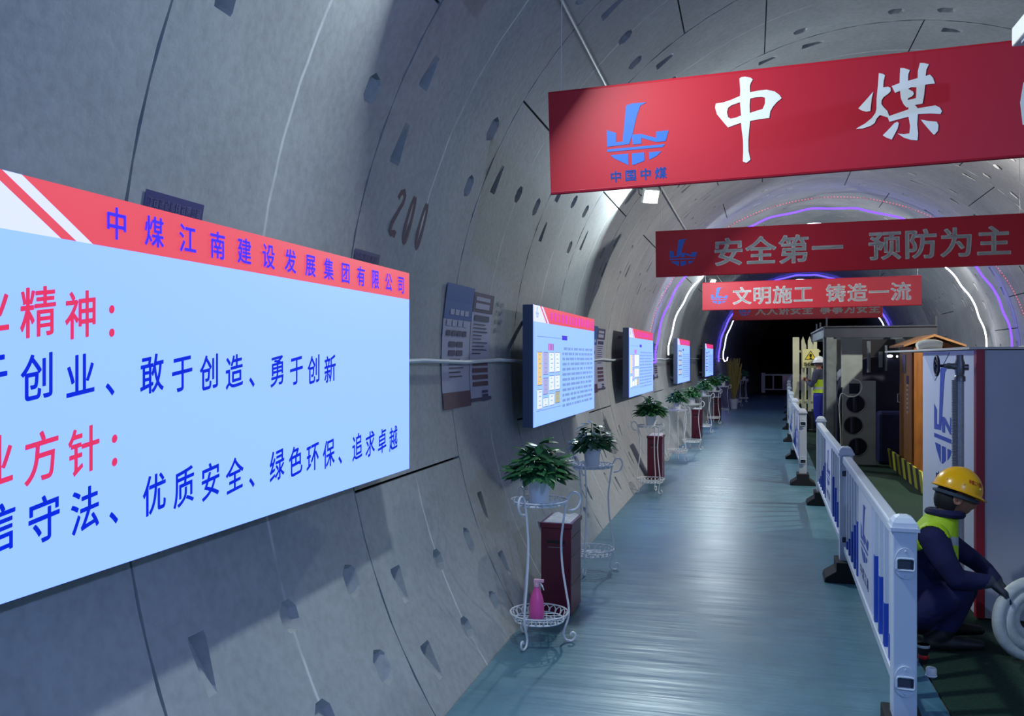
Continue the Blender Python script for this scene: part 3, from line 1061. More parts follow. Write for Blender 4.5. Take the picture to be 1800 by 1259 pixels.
def potted(L, s, z, label, seed, n=150, spread=.19, height=.17, ln=.12, wd=.055, pot=True, rot=0.0):
    root = thing('potted_plant', label, 'potted plant', L, s, z, rot, group='leafy pot plants along the wall')
    MB().lathe([(.050, 0), (.054, 0), (.064, .115), (.070, .118), (.072, .14), (.066, .14), (.060, .12)], 28).build('pot', POT, root, smooth=True)
    MB().lathe([(.0001, .118), (.061, .12)], 20).build('soil', SOIL, root)
    foliage(seed, n, spread, height, ln, wd).build('foliage', LEAF, root)
    return root


TRAY = .8135
stand0 = plant_stand(-1.135, 4.82, 'nearest white iron plant stand, with the pink spray bottle in its basket', PSI)
plant0 = potted(-1.135, 4.82, TRAY, 'large bushy plant in a white pot on the nearest stand', 11, 300, .21, .25, .12, .05)
stands = [(-1.13, 6.53, 'white iron stand just beyond the nearest maroon bin, with an empty basket'),
          (-1.14, 10.5, 'third white iron stand along the wall, in front of the second maroon bin'),
          (-1.14, 13.9, 'fourth white iron stand along the wall, standing clear of the bins'),
          (-1.06, 15.7, 'fifth white iron stand, in front of the third maroon bin'),
          (-1.12, 19.3, 'sixth white iron stand along the wall, under the distant light box'),
          (-1.10, 22.0, 'seventh white iron stand, beside the fourth maroon bin'),
          (-1.12, 25.6, 'eighth white iron stand, beside the farthest light box'),
          (-1.02, 30.2, 'ninth white iron stand, beside the dried yellow plant'),
          (-0.95, 33.0, 'last white iron stand before the dark tunnel end')]
plants = [('small dark trailing plant in a pale pot on the stand beyond the nearest bin', 21),
          ('round bushy plant in a white pot on the third stand', 11),
          ('plant in a white pot on the fourth stand, clear of the bins', 23),
          ('spreading dark plant on the fifth stand, in front of the third maroon bin', 21),
          ('plant in a white pot on the sixth stand, under the distant light box', 11),
          ('plant in a white pot on the seventh stand, beside the fourth maroon bin', 23),
          ('small distant plant on the eighth stand, beside the farthest light box', 21),
          ('small distant plant on the ninth stand, below the dried yellow plant', 11),
          ('last dark plant before the black tunnel end', 23)]
pv = {11: plant0}
for (L, s, lab), (pl, seed) in zip(stands, plants):
    dup(stand0, L, s, lab, rot=PSI + s * 1.3)
    if seed not in pv:
        pv[seed] = potted(L, s, TRAY, pl, seed, 190 if seed == 21 else 240, .18, .23, .115, .048)
    else:
        dup(pv[seed], L, s, pl, z=TRAY, rot=s, scale=1.0 if s < 20 else 1.15)

# dried plant far off
r = random.Random(5)
root = thing('potted_plant', 'tall dried yellow plant in a pot near the far blue arch', 'potted plant', -1.0, 28.6, 0)
MB().lathe([(.10, 0), (.15, .30), (.16, .32), (.14, .32), (.13, .27)], 20).build('pot', POT, root, smooth=True)
b = MB()
for i in range(150):
    az = r.uniform(0, 2 * pi); q = r.uniform(.02, .26)
    h = r.uniform(1.15, 1.66)
    b.tube([(0.02 * cos(az), .02 * sin(az), .28), (q * .6 * cos(az), q * .6 * sin(az), h * .6), (q * cos(az), q * sin(az), h)], [.004, .006, .010], 4)
b.build('foliage', mat('dried_stalk', (176, 160, 84), 0.8), root)

# pink spray bottle in the nearest basket
root = thing('spray_bottle', 'pink plastic spray bottle standing in the basket of the nearest plant stand', 'spray bottle', -1.145, 4.80, .148, radians(-12) + PSI)
PINK = mat('pink_plastic', (226, 84, 158), 0.35)
MB().lathe([(.040, 0), (.043, .006), (.043, .05), (.040, .10), (.030, .135), (.017, .165), (.014, .18)], 24).build('body', PINK, root, smooth=True)
b = MB().lathe([(.017, .178), (.017, .198), (.012, .2)], 16)
b.box(-.016, .016, -.014, .014, .198, .222).box(.012, .042, -.009, .009, .204, .222)
b.build('spray_head', mat('pale_pink_plastic', (224, 170, 190), 0.4), root, bevel=.003)
MB().tube([(.020, 0, .202), (.034, 0, .182), (.042, 0, .160)], [.005, .005, .003], 6).build('trigger', mat('white_plastic', (226, 228, 226), 0.4), root)

# maroon ash bins
MAROON = mat('maroon_lacquer', (92, 14, 42), 0.28)


def ash_bin(L, s, label):
    root = thing('ash_bin', label, 'bin', L, s, 0, group='maroon standing ash bins along the wall')
    b = MB().box(-.098, .098, -.165, .165, .012, .565)
    b.box(-.106, .106, -.173, .173, .565, .598)
    b.box(-.09, .09, -.155, .155, 0, .012)
    b.build('body', MAROON, root, bevel=.004)
    b = MB().box(-.060, .060, -.1665, -.1645, .468, .486)
    b.build('slot', BLACK, root)
    MB().box(-.050, .050, -.1675, -.1650, .440, .446).build('trim', GREY_METAL, root)
    b = MB()
    for z in (.2, .38, .5):
        b.box(.0975, .0995, -.15, .15, z, z + .004)
    b.build('door_seam', BLACK, root)
    rr = random.Random(int(s * 7))
    n = 9
    vs = []
    for i in range(n):
        for j in range(n):
            e = min(i, j, n - 1 - i, n - 1 - j)
            vs.append((-.088 + .176 * i / (n - 1), -.15 + .30 * j / (n - 1), .599 + (0 if e == 0 else rr.uniform(.004, .022))))
    MB().add(vs, [(i * n + j, i * n + n + j, i * n + n + j + 1, i * n + j + 1) for i in range(n - 1) for j in range(n - 1)]).build('ash_tray_fill', mat('white_gravel', (214, 216, 220), 0.9), root)
    return root


bin0 = ash_bin(-1.145, 5.48, 'nearest maroon ash bin with white tray top, behind the nearest plant stand')
dup(bin0, -1.22, 11.75, 'second maroon ash bin, half behind the third plant stand')
dup(bin0, -1.15, 18.0, 'third maroon ash bin, behind the fifth plant stand')
dup(bin0, -1.12, 23.4, 'fourth, farthest maroon ash bin, beside the seventh plant stand')

# ------------------------------------------------------------------ white barrier fence
FENCE = mat('fence_white', (188, 198, 208), 0.4)
FENCE_BLUE = mat('fence_blue', (24, 66, 168), 0.45)
RUBBER = mat('black_rubber', (24, 26, 30), 0.85)
SIGN_W = mat('fence_sign_white', (200, 206, 222), 0.45)


def barrier(L, s, ln, label, rot=0.0, full=True):
    root = thing('barrier', label, 'barrier', L, s, 0, rot, group='white barrier sections beside the walkway')
    b = MB().box(-.046, .046, -.05, .05, .06, .93)
    b.build('post', FENCE, root, bevel=.004)
    c = MB().box(-.056, .056, -.06, .06, .93, .945)
    vs = [(x * q, y * q * 1.08, z) for q, z in ((.050, .945), (.046, .965), (.034, .983), (.016, .993)) for x, y in ((-1, -1), (1, -1), (1, 1), (-1, 1))]
    c.add(vs, [(4 * i + j, 4 * i + (j + 1) % 4, 4 * i + 4 + (j + 1) % 4, 4 * i + 4 + j) for i in range(3) for j in range(4)] + [(12, 13, 14, 15)])
    c.build('post_cap', FENCE, root)
    for z in (.80, .31):
        o = [(.043 * sin(q), .064 * cos(q)) for q in [2 * pi * i / 24 for i in range(24)]]
        h = [(max(-.032, min(.032, .040 * sin(q))), max(-.021, min(.024, .031 * cos(q))) - .004) for q in [2 * pi * i / 24 for i in range(24)]]
        vs, fs = fill2d([o, h], .005)
        k = MB().add([(x, -.055 + zz, z + y) for x, y, zz in vs], fs)
        k.tube([(x * 1.08, -.066, z + y * 1.1) for x, y in h], .0045, 6, closed=True)
        for dz in (.050, -.052):
            k.ball((0, -.061, z + dz), .005, 6)
        br = k.build('socket', FENCE, root)
        MB().add([(x, -.0508, z + y) for x, y in h], [tuple(range(24))]).build('opening', mat('socket_dark', (60, 68, 80), 0.6), br)
    MB().prism([(-.16, 0), (.16, 0), (.15, .035), (.075, .085), (.075, .15), (-.075, .15), (-.075, .085), (-.15, .035)],
               lambda x, z: Vector((x, -.13, z)), lambda x, z: Vector((x, .13, z))).build('base', RUBBER, root, bevel=.006)
    y0, y1 = .05, ln - .05
    MB().box(-.030, .030, y0, y1, .868, .925).build('top_rail', FENCE, root, bevel=.01)
    MB().box(-.022, .022, y0, y1, .215, .262).build('bottom_rail', FENCE, root, bevel=.005)
    ym = ln / 2
    sw = .37
    sb = MB().box(-.012, .012, ym - sw, ym + sw, .262, .868).build('sign_board', SIGN_W, root)
    for sx in (-1, 1):
        F = lambda x, z, sx=sx: Vector((.0135 * sx, ym + x * sx, z))
        e = MB()
        emblem(e, F, -.22, .45, .44, .34)
        e.build('emblem', FENCE_BLUE, sb)
        e = MB()
        text(e, '中煤江南', F, -.25, .345, .125, .10, .075, .02)
        e.build('lettering', FENCE_BLUE, sb)
    hs = [.61, .55, .47, .38, .32]
    gap = (ym - sw - y0)
    for side in (-1, 1):
        for i in range(5):
            y = ym + side * (sw + gap * (i + .62) / 5.2)
            bb = MB().box(-.010, .010, y - .022, y + .022, .262, .868).build('baluster', FENCE, root)
            MB().box(-.0125, .0125, y - .0235, y + .0235, .262, hs[i]).build('blue_sleeve', FENCE_BLUE, bb)
    return root


def end_post(L, s, label):
    root = thing('barrier_post', label, 'post', L, s, 0)
    MB().box(-.046, .046, -.05, .05, .06, .93).build('post', FENCE, root, bevel=.004)
    c = MB().box(-.056, .056, -.06, .06, .93, .945)
    vs = [(x * q, y * q * 1.08, z) for q, z in ((.050, .945), (.046, .965), (.034, .983), (.016, .993)) for x, y in ((-1, -1), (1, -1), (1, 1), (-1, 1))]
    c.add(vs, [(4 * i + j, 4 * i + (j + 1) % 4, 4 * i + 4 + (j + 1) % 4, 4 * i + 4 + j) for i in range(3) for j in range(4)] + [(12, 13, 14, 15)])
    c.build('post_cap', FENCE, root)
    MB().prism([(-.16, 0), (.16, 0), (.15, .035), (.075, .085), (.075, .15), (-.075, .15), (-.075, .085), (-.15, .035)],
               lambda x, z: Vector((x, -.13, z)), lambda x, z: Vector((x, .13, z))).build('base', RUBBER, root, bevel=.006)


barrier(.66, 3.89, 2.9, 'nearest white barrier section, its end post with two sockets beside the crouching worker', rot=-.030)
barrier(.735, 6.79, 3.4, 'second white barrier section, running to the gap in the fence', rot=-.018)
end_post(.805, 10.22, 'single white post ending the near fence run at the gap')
b3 = barrier(.68, 11.75, 3.0, 'first white barrier section beyond the gap in the fence')
names = ['second white barrier section beyond the gap', 'third white barrier section beyond the gap, beside the yellowish pickets', 'fourth white barrier section beyond the gap',
         'fifth white barrier section beyond the gap', 'sixth white barrier section beyond the gap', 'seventh white barrier section beyond the gap', 'eighth white barrier section beyond the gap',
         'farthest white barrier section of the long fence, meeting the cross barrier']
for i, lab in enumerate(names):
    dup(b3, .69 + .006 * i, 14.75 + 3 * i, lab)
# cross barrier at the end of the walkway
xr = thing('barrier', 'distant white barrier with a pinkish sign standing across the end of the walkway', 'barrier', -.62, 40.0, 0)
MB().box(-.08, .08, -.06, .06, .06, .98).build('post', FENCE, xr)
MB().box(-.2, .2, -.13, .13, 0, .09).build('base', RUBBER, xr)
MB().box(0, 2.6, -.03, .03, .86, .93).build('top_rail', FENCE, xr)
MB().box(0, 2.6, -.03, .03, .22, .27).build('bottom_rail', FENCE, xr)
MB().box(.40, .46, -.02, .02, .27, .86).build('baluster', FENCE, xr)
MB().box(.82, 2.4, -.02, .02, .27, .86).build('sign_board', mat('pinkish_sign', (226, 200, 226), 0.5), xr)
# ------------------------------------------------------------------ white enclosure at the right
PANEL = mat('white_board', (206, 210, 220), 0.45)
PANEL_G = mat('greyish_board', (176, 178, 188), 0.5, noise=.06, scale=3)
RED_STRIP = mat('red_strip', (150, 16, 36), 0.45)
STEEL = mat('galvanised_steel', (168, 174, 176), 0.35, 0.25, noise=.15, scale=60)
root = thing('enclosure', 'white boarded enclosure with blue emblem and red corner behind the crouching worker', 'enclosure', 1.435, 5.98, 0)
MB().box(0, .03, 0, 1.78, .01, 1.70).build('side_board', PANEL, root)
MB().box(.03, 2.2, 0, .03, .01, 1.70).build('end_board', PANEL_G, root)
b = MB().box(.03, 2.2, 1.75, 1.78, .01, 1.70).box(2.17, 2.2, .03, 1.75, .01, 1.70)
b.build('rear_board', PANEL_G, root)
b = MB().box(-.012, .03, -.012, .055, .01, 1.705).box(.03, .036, -.012, .0, .01, 1.705)
b.build('corner_strip', RED_STRIP, root)
MB().box(-.055, 2.2, -.02, 3.45, 1.705, 1.72).build('top_board', mat('pale_board_edge', (196, 192, 182), 0.6), root)
e = MB()
Fs = lambda x, z: Vector((-.002, 1.32 - x, z))
emblem(e, Fs, 0, .86, .68, .72)
text(e, '中煤', Fs, .05, .70, .3, .22, .1, .02)
e.build('emblem', FENCE_BLUE, root)
e = MB()
emblem(e, lambda x, z: Vector((x, -.002, z)), .335, .36, .40, .40)
e.build('emblem', mat('dark_blue_print', (20, 30, 96), 0.5), root)
# registered mark by the emblem
e = MB()
vs, fs = fill2d([[(.055 * cos(q), .055 * sin(q)) for q in [2 * pi * i / 24 for i in range(24)]], [(.047 * cos(q), .047 * sin(q)) for q in [2 * pi * i / 24 for i in range(24)]]])
e.add([Fs(.80 + x, 1.42 + y) for x, y, _ in vs], fs)
text(e, 'R', lambda x, z: Fs(x, z), .775, 1.39, .1, .085, .085)
e.build('mark', mat('grey_print', (120, 126, 140), 0.5), root)
# folded-back pale flap near the top corner
MB().add([Vector((-.004, 1.74, 1.69)), Vector((-.004, .78, 1.69)), Vector((-.004, 1.30, 1.47))], [(0, 1, 2)]).build('flap', mat('pale_flap', (176, 184, 206), 0.6), root)

# valve pipe in front of it
root = thing('valve_pipe', 'silver ribbed upright pipe with a dark handwheel valve in front of the white board', 'pipe', 1.345, 6.05, 0)
MB().tube([(0, 0, 0), (0, 0, 1.535)], .026, 16).build('pipe', STEEL, root, smooth=True)
b = MB()
for i in range(150):
    z = .04 + i * .0098
    b.lathe([(.0145, z), (.019, z + .0049), (.0145, z + .0098)], 8, M=Matrix.Translation((-.034, -.012, 0)))
b.build('ribbed_hose', mat('ribbed_grey', (150, 154, 154), 0.5), root, smooth=True)
b = MB().lathe([(.034, 1.50), (.034, 1.53), (.026, 1.54), (.030, 1.57), (.030, 1.62), (.022, 1.645), (.022, 1.67), (.0, 1.67)], 16)
b.tube([(.0, 0, 1.59), (.05, 0, 1.59)], .02, 12)
b.tube([(-.01, 0, 1.595), (-.095, 0, 1.60)], [.024, .012], 12)
b.tube([(-.055, 0, 1.598), (-.075, 0, 1.599)], .022, 6)
vb = b.build('valve_body', GREY_METAL, root, smooth=True)
b = MB()
n = 24
b.tube([(-.135, .062 * cos(2 * pi * i / n), 1.60 + .062 * sin(2 * pi * i / n)) for i in range(n)], .0085, 8, closed=True)
for i in range(4):
    q = pi / 4 + pi * i / 2
    b.tube([(-.128, 0, 1.60), (-.135, .06 * cos(q), 1.60 + .06 * sin(q))], .006, 6)
b.tube([(-.09, 0, 1.60), (-.148, 0, 1.60)], .009, 8)
b.build('handwheel', mat('dark_blue_wheel', (26, 32, 58), 0.5), root, smooth=True)

# white bundle and coil on the top board
root = thing('bundle', 'white rounded bundle lying on the pale board before the wooden kiosk', 'bundle', 1.62, 8.55, 1.72)
b = MB()
b.tube(smooth_pts([(-.10, 0, .035), (-.04, .01, .05), (.04, 0, .052), (.11, -.01, .045)], 5), [.02 + .028 * math.sqrt(max(0.02, 1 - ((i - 7.5) / 8) ** 2)) for i in range(16)], 12)
b.build('cloth', mat('white_cloth', (226, 222, 208), 0.8), root, smooth=True)
HOSE = mat('white_hose', (190, 194, 188), 0.5, noise=.12, scale=30)


def coil(name, label, at, R_, r_, turns, axis_rot, width, cat='hose', flat=False):
    root = thing(name, label, cat, at=at)
    root.rotation_euler = axis_rot
    n = 48
    for j in range(turns):
        y = (j - (turns - 1) / 2) * width / turns
        rr = R_ - (.012 if j % 2 else 0)
        if flat:
            rr, y = R_ - j * r_ * 1.55, .012 * j - .02 * (j % 2)
        MB().tube([(rr * cos(2 * pi * i / n), y, rr * sin(2 * pi * i / n)) for i in range(n)], r_, 10, closed=True).build('turn', HOSE, root, smooth=True)
    return root


coil('hose_coil', 'white hose coil hanging on the right tunnel wall beyond the white enclosure', W(3.90, 14.4, 1.64), .165, .030, 2, (0, 0, PSI), .06)

# ------------------------------------------------------------------ wooden kiosk
WOOD = mat('orange_wood', (140, 86, 28), 0.5, noise=.3, scale=6, stretch=(3, 3, .5))
WOOD2 = mat('roof_wood', (140, 98, 52), 0.6, noise=.3, scale=6, stretch=(.6, 3, 3))
root = thing('kiosk', 'narrow orange wooden kiosk with a small pitched roof', 'kiosk', 2.09, 12.25, 0)
MB().box(0, .46, 0, 1.12, .0, 1.80).build('body', WOOD, root)
MB().prism([(-.14, 1.82), (.23, 1.96), (.60, 1.82), (.60, 1.795), (.23, 1.93), (-.14, 1.795)], lambda x, z: Vector((x, -.10, z)), lambda x, z: Vector((x, 1.22, z))).build('roof', WOOD2, root)
MB().prism([(0, 1.80), (.46, 1.80), (.23, 1.925)], lambda x, z: Vector((x, -.02, z)), lambda x, z: Vector((x, 1.1, z))).build('gable', WOOD, root)
MB().box(-.022, .0, .05, 1.07, .06, 1.80).build('door', WOOD, root)
MB().tube([(-.025, .98, 1.02), (-.06, .98, 1.02), (-.06, .98, 1.14), (-.025, .98, 1.14)], .008, 6).build('handle', STEEL, root)
e = MB().box(-.028, -.0225, .52, .80, 1.44, 1.70)
e.build('window', mat('kiosk_window', (96, 86, 92), 0.25), root)
e = MB().box(-.027, -.0225, .30, .46, 1.30, 1.41)
e.build('notice', mat('notice_dark', (40, 24, 60), 0.5), root)
e = MB().box(-.026, -.0225, .30, .46, .90, 1.29)
for i in range(6):
    e.box(-.0275, -.026, .33, .43, 1.23 - i * .06, 1.26 - i * .06, 1)
e.build('notice', [mat('notice_pale', (170, 140, 110), 0.6), mat('notice_ink', (90, 60, 50), 0.6)], root)
for y in (.0, .55, 1.1):
    pass
b = MB()
for x in (.11, .23, .35):
    b.box(x - .003, x + .003, -.004, 0, .02, 1.84)
b.build('plank_seam', mat('wood_dark', (84, 50, 18), 0.7), root)

# hazard-striped kerb board along the foot of the kiosk
HZ_Y = mat('hazard_yellow', (176, 172, 40), 0.5)
HZ_K = mat('hazard_black', (20, 22, 26), 0.6)
root = thing('hazard_board', 'low yellow and black striped board along the foot of the kiosk', 'hazard board', 2.03, 11.15, 0)
b = MB()
y = 0.0
i = 0
while y < 2.7:
    b.add([(0, y, .01), (0, y + .22, .01), (0, y + .42, .26), (0, y + .20, .26), (.025, y, .01), (.025, y + .22, .01), (.025, y + .42, .26), (.025, y + .20, .26)],
          [(0, 1, 2, 3), (4, 7, 6, 5), (0, 3, 7, 4), (1, 5, 6, 2), (3, 2, 6, 7), (0, 4, 5, 1)], i % 2)
    y += .22
    i += 1
b.build('board', [HZ_Y, HZ_K], root)

# ------------------------------------------------------------------ steel gantry and the machine in it
FRAME = mat('frame_grey', (104, 112, 110), 0.5, 0.0, noise=.2, scale=10)
FRAME_D = mat('frame_dark', (44, 50, 60), 0.55, 0.2, noise=.2, scale=6)
root = thing('gantry', 'grey steel gantry frame with a dark top beam over the machine', 'gantry', 0, 13.6, 0)
for (x, y) in ((1.14, 0), (2.50, 0), (1.27, 1.6), (2.50, 3.6)):
    b = MB().box(x - .09, x + .09, y - .05, y + .05, 0, 1.96)
    b.box(x - .05, x + .05, y - .09, y - .05, 0, 1.96).box(x - .05, x + .05, y + .05, y + .09, 0, 1.96)
    b.build('post', FRAME, root)
b = MB().box(1.06, 2.60, -.06, .06, 1.96, 2.12).box(1.06, 2.60, -.09, .09, 2.105, 2.125).box(1.06, 2.60, -.09, .09, 1.955, 1.97)
b.build('beam', FRAME_D, root)
for x in (1.14, 2.50):
    b = MB().box(x - .06, x + .06, .06, 3.7, 1.96, 2.12).box(x - .09, x + .09, .06, 3.7, 2.105, 2.125)
    b.build('beam', FRAME, root)
MB().box(1.06, 2.60, 3.54, 3.66, 1.96, 2.12).build('beam', FRAME_D, root)
for (x, y, h) in ((1.10, 0.0, .14), (1.10, 1.5, .12), (1.10, 2.6, .14), (2.59, 0, .14)):
    MB().box(x - .012, x + .012, y - .012, y + .012, 2.12, 2.12 + h).build('stub', FRAME_D, root)

root = thing('hose_manifold', 'grey steel panel with three round holes and a loop of white cable under the gantry', 'panel', 1.36, 14.05, 0)
circ = lambda cx, cy, r: [(cx + r * cos(2 * pi * i / 32), cy + r * sin(2 * pi * i / 32)) for i in range(32)]
loops = [[(0, .02), (.47, .02), (.47, 1.30), (.28, 1.30), (.28, 1.96), (-.02, 1.96), (-.02, 1.2), (0, 1.2)],
         circ(.215, .29, .135), circ(.150, .615, .135), circ(.185, .945, .135), [(.09, 1.10), (.25, 1.10), (.25, 1.26), (.09, 1.26)]]
vs, fs = fill2d(loops, .02)
MB().add([Vector((x, z, y)) for x, y, z in vs], fs).build('plate', mat('panel_grey_green', (150, 158, 150), 0.55, noise=.12, scale=5), root)
MB().box(.0, .47, .12, .16, .02, 1.3).build('backing', mat('panel_inside', (16, 18, 34), 0.7), root)
for (cx, cy) in ((.215, .29), (.150, .615), (.185, .945)):
    b = MB()
    b.tube([(cx + .138 * cos(2 * pi * i / 28), -.022, cy + .138 * sin(2 * pi * i / 28)) for i in range(28)], .008, 6, closed=True)
    b.build('rim', FRAME, root)
    MB().tube([(cx, .10, cy - .12), (cx, .08, cy + .12)], .03, 8).build('pipe', FRAME_D, root)
MB().tube(smooth_pts([(.15, -.05, 1.33), (.24, -.06, 1.29), (.27, -.06, 1.19), (.20, -.06, 1.08), (.08, -.06, 1.06), (-.02, -.05, 1.10), (-.05, -.04, .9), (-.03, -.04, .5), (-.02, -.04, .02)], 6), .011, 7).build('cable', mat('cream_cable', (214, 212, 186), 0.5), root, smooth=True)

MACH = mat('machine_navy', (16, 20, 44), 0.5, noise=.4, scale=5)
DARK_PANEL = mat('gantry_dark_panel', (12, 13, 18), 0.6)  # for dark panels added so that the inside of the gantry looks unlit
root = thing('machine', 'dark navy machine with a round drum standing inside the steel gantry', 'machine', 1.95, 15.0, 0)
MB().tube([(0, -.3, 1.05), (0, 1.9, 1.05)], .62, 36).build('drum', MACH, root, smooth=True)
MB().box(-.62, .55, -.1, 1.9, .0, .95).build('bed', MACH, root, bevel=.02)
MB().box(-.6, .5, 1.4, 1.95, .9, 1.98).build('dark_rear_panel', DARK_PANEL, root)
MB().box(.46, .50, -.4, 1.4, .0, 1.98).build('dark_side_panel', DARK_PANEL, root)
b = MB().tube([(-.15, -.34, 1.42), (-.15, -.34, 1.92)], .03, 8).tube([(.10, -.36, 1.45), (.10, -.36, 1.85)], .018, 8).tube([(.02, -.36, 1.5), (.02, -.36, 1.75)], .03, 8)
b.build('pipe', FRAME, root, smooth=True)
MB().prism([(.30, 1.98), (.50, 1.98), (.50, 1.72), (.46, 1.85), (.38, 1.93)], lambda x, z: Vector((x, -.42, z)), lambda x, z: Vector((x, -.40, z))).build('gusset', FRAME, root)
LIT = mat('pilot_lit', (220, 228, 255), 0.3, emit=5)
MB().ball((.155, -.37, 1.68), (.045, .02, .022), 10).build('pilot_light', LIT, root)
MB().ball((.26, -.37, 1.675), .016, 8).build('pilot_light', LIT, root)
MB().box(-.05, .42, -.7, -.35, .0, .82).build('blue_cover', mat('blue_tarpaulin', (10, 16, 66), 0.6, noise=.4, scale=7), root, bevel=.05)

# ------------------------------------------------------------------ pickets with the warning sign
PALE_Y = mat('pale_yellow_fibre', (214, 212, 168), 0.5)
root = thing('picket_fence', 'pale yellow pointed picket fence carrying the warning sign', 'fence', 0, 20.4, 0)


def picket(x, y, wd, z0, z1):
    tip = .10
    return MB().prism([(x - wd / 2, z0), (x + wd / 2, z0), (x + wd / 2, z1 - tip), (x, z1), (x - wd / 2, z1 - tip)], lambda a, z: Vector((a, y - .02, z)), lambda a, z: Vector((a, y + .02, z)))


MB().box(.77, .91, -.07, .07, 0, 2.12).build('post', PALE_Y, root, bevel=.01)
for x in (.99, 1.13, 1.25):
    picket(x, -.03, .075, .45, 2.14).build('picket', PALE_Y, root)
for x in (1.05, 1.21):
    picket(x, .9, .075, .45, 2.04).build('picket', PALE_Y, root)
for z in (.62, 1.78):
    b = MB().box(.84, 1.36, -.005, .03, z, z + .05)
    b.box(.84, .89, .03, .9, z, z + .05)
    b.box(.84, 1.36, .92, .95, z, z + .05)
    b.build('rail', PALE_Y, root)
MB().box(.93, 1.36, -.1, 1.0, 0, .44).build('plinth', mat('dark_plinth', (28, 34, 34), 0.8), root)

root = thing('warning_sign', 'square yellowish warning sign with a black exclamation triangle on the pickets', 'sign', 1.15, 20.33, 1.43, 0)
b = MB().box(-.175, .175, -.018, -.004, 0, .42)
b.build('plate', mat('sign_plate', (232, 226, 150), 0.5), root)
b = MB()
tri = lambda k: [(0 - .13 * k, .285 - .085 * k), (.13 * k, .285 - .085 * k), (0, .285 + .125 * k)]
vs, fs = fill2d([tri(1), tri(.8)])
b.add([(x, -.0195, y - .02) for x, y, _ in vs], fs)
text(b, '!', lambda x, y: Vector((x, -.0197, y)), -.035, .205, .1, .26, .15, .05)
text(b, '当心触电', lambda x, y: Vector((x, -.0195, y)), -.15, .05, .078, .072, .085, .04)
b.build('lettering', mat('sign_black', (20, 20, 16), 0.6), root)
b = MB()
vs, fs = fill2d([tri(.8)])
b.add([(x, -.019, y - .02) for x, y, _ in vs], fs)
b.build('triangle', mat('sign_yellow', (238, 212, 30), 0.5), root)
# ------------------------------------------------------------------ people
NAVY = mat('navy_cotton', (16, 19, 66), 0.85, noise=.15, scale=20)
DARKCLOTH = mat('dark_jacket', (62, 64, 84), 0.85)
SKIN = mat('skin', (150, 102, 78), 0.55)
GLOVE = mat('grey_glove', (60, 66, 74), 0.85)
BOOT = mat('black_boot', (16, 16, 18), 0.6)
VEST = mat('vest_lime', (170, 206, 22), 0.6, emit=0.0)
REFLECT = mat('reflective_band', (170, 176, 180), 0.35)
HAIR = mat('black_hair', (10, 9, 10), 0.7)
HELMET_Y = mat('helmet_yellow', (240, 178, 8), 0.25)
HELMET_W = mat('helmet_white', (232, 232, 226), 0.3)


def skinned(chains, sub=2, side=None):
    """tapered limbs through joint chains [(name, point, radius), ...]; a chain that starts with a name goes on from that joint.
    A radius pair (half width, half depth) makes the body broad along side. All pieces overlap and are fused later."""
    mb = MB()
    names = {}

    def cone(p, q, r0, r1):
        n = max(2, int((q - p).length / .02))
        mb.tube([p + (q - p) * (i / n) for i in range(n + 1)], [r0 + (r1 - r0) * i / n for i in range(n + 1)], 14)

    for ch in chains:
        prev = None
        for item in ch:
            if isinstance(item, str):
                prev = names[item]
                continue
            nm, p, r_ = item
            wd, dp = r_ if isinstance(r_, tuple) else (r_, r_)
            r0 = min(wd, dp)
            ex = (max(wd, dp) - r0) if side is not None and isinstance(r_, tuple) else 0.0
            cur = (Vector(p), r0, ex)
            if nm: names[nm] = cur
            offs = (0,) if ex == 0 else (-1, -.5, 0, .5, 1)
            for o_ in offs:
                sv = (side * o_ * ex) if side is not None else Vector((0, 0, 0))
                mb.ball(cur[0] + sv, r0, 14)
                if prev is not None:
                    so = (side * o_ * prev[2]) if side is not None else Vector((0, 0, 0))
                    cone(prev[0] + so, cur[0] + sv, min(prev[1], r0 * 1.6) if ex == 0 else prev[1], r0)
            prev = cur
    return mb.v, mb.f


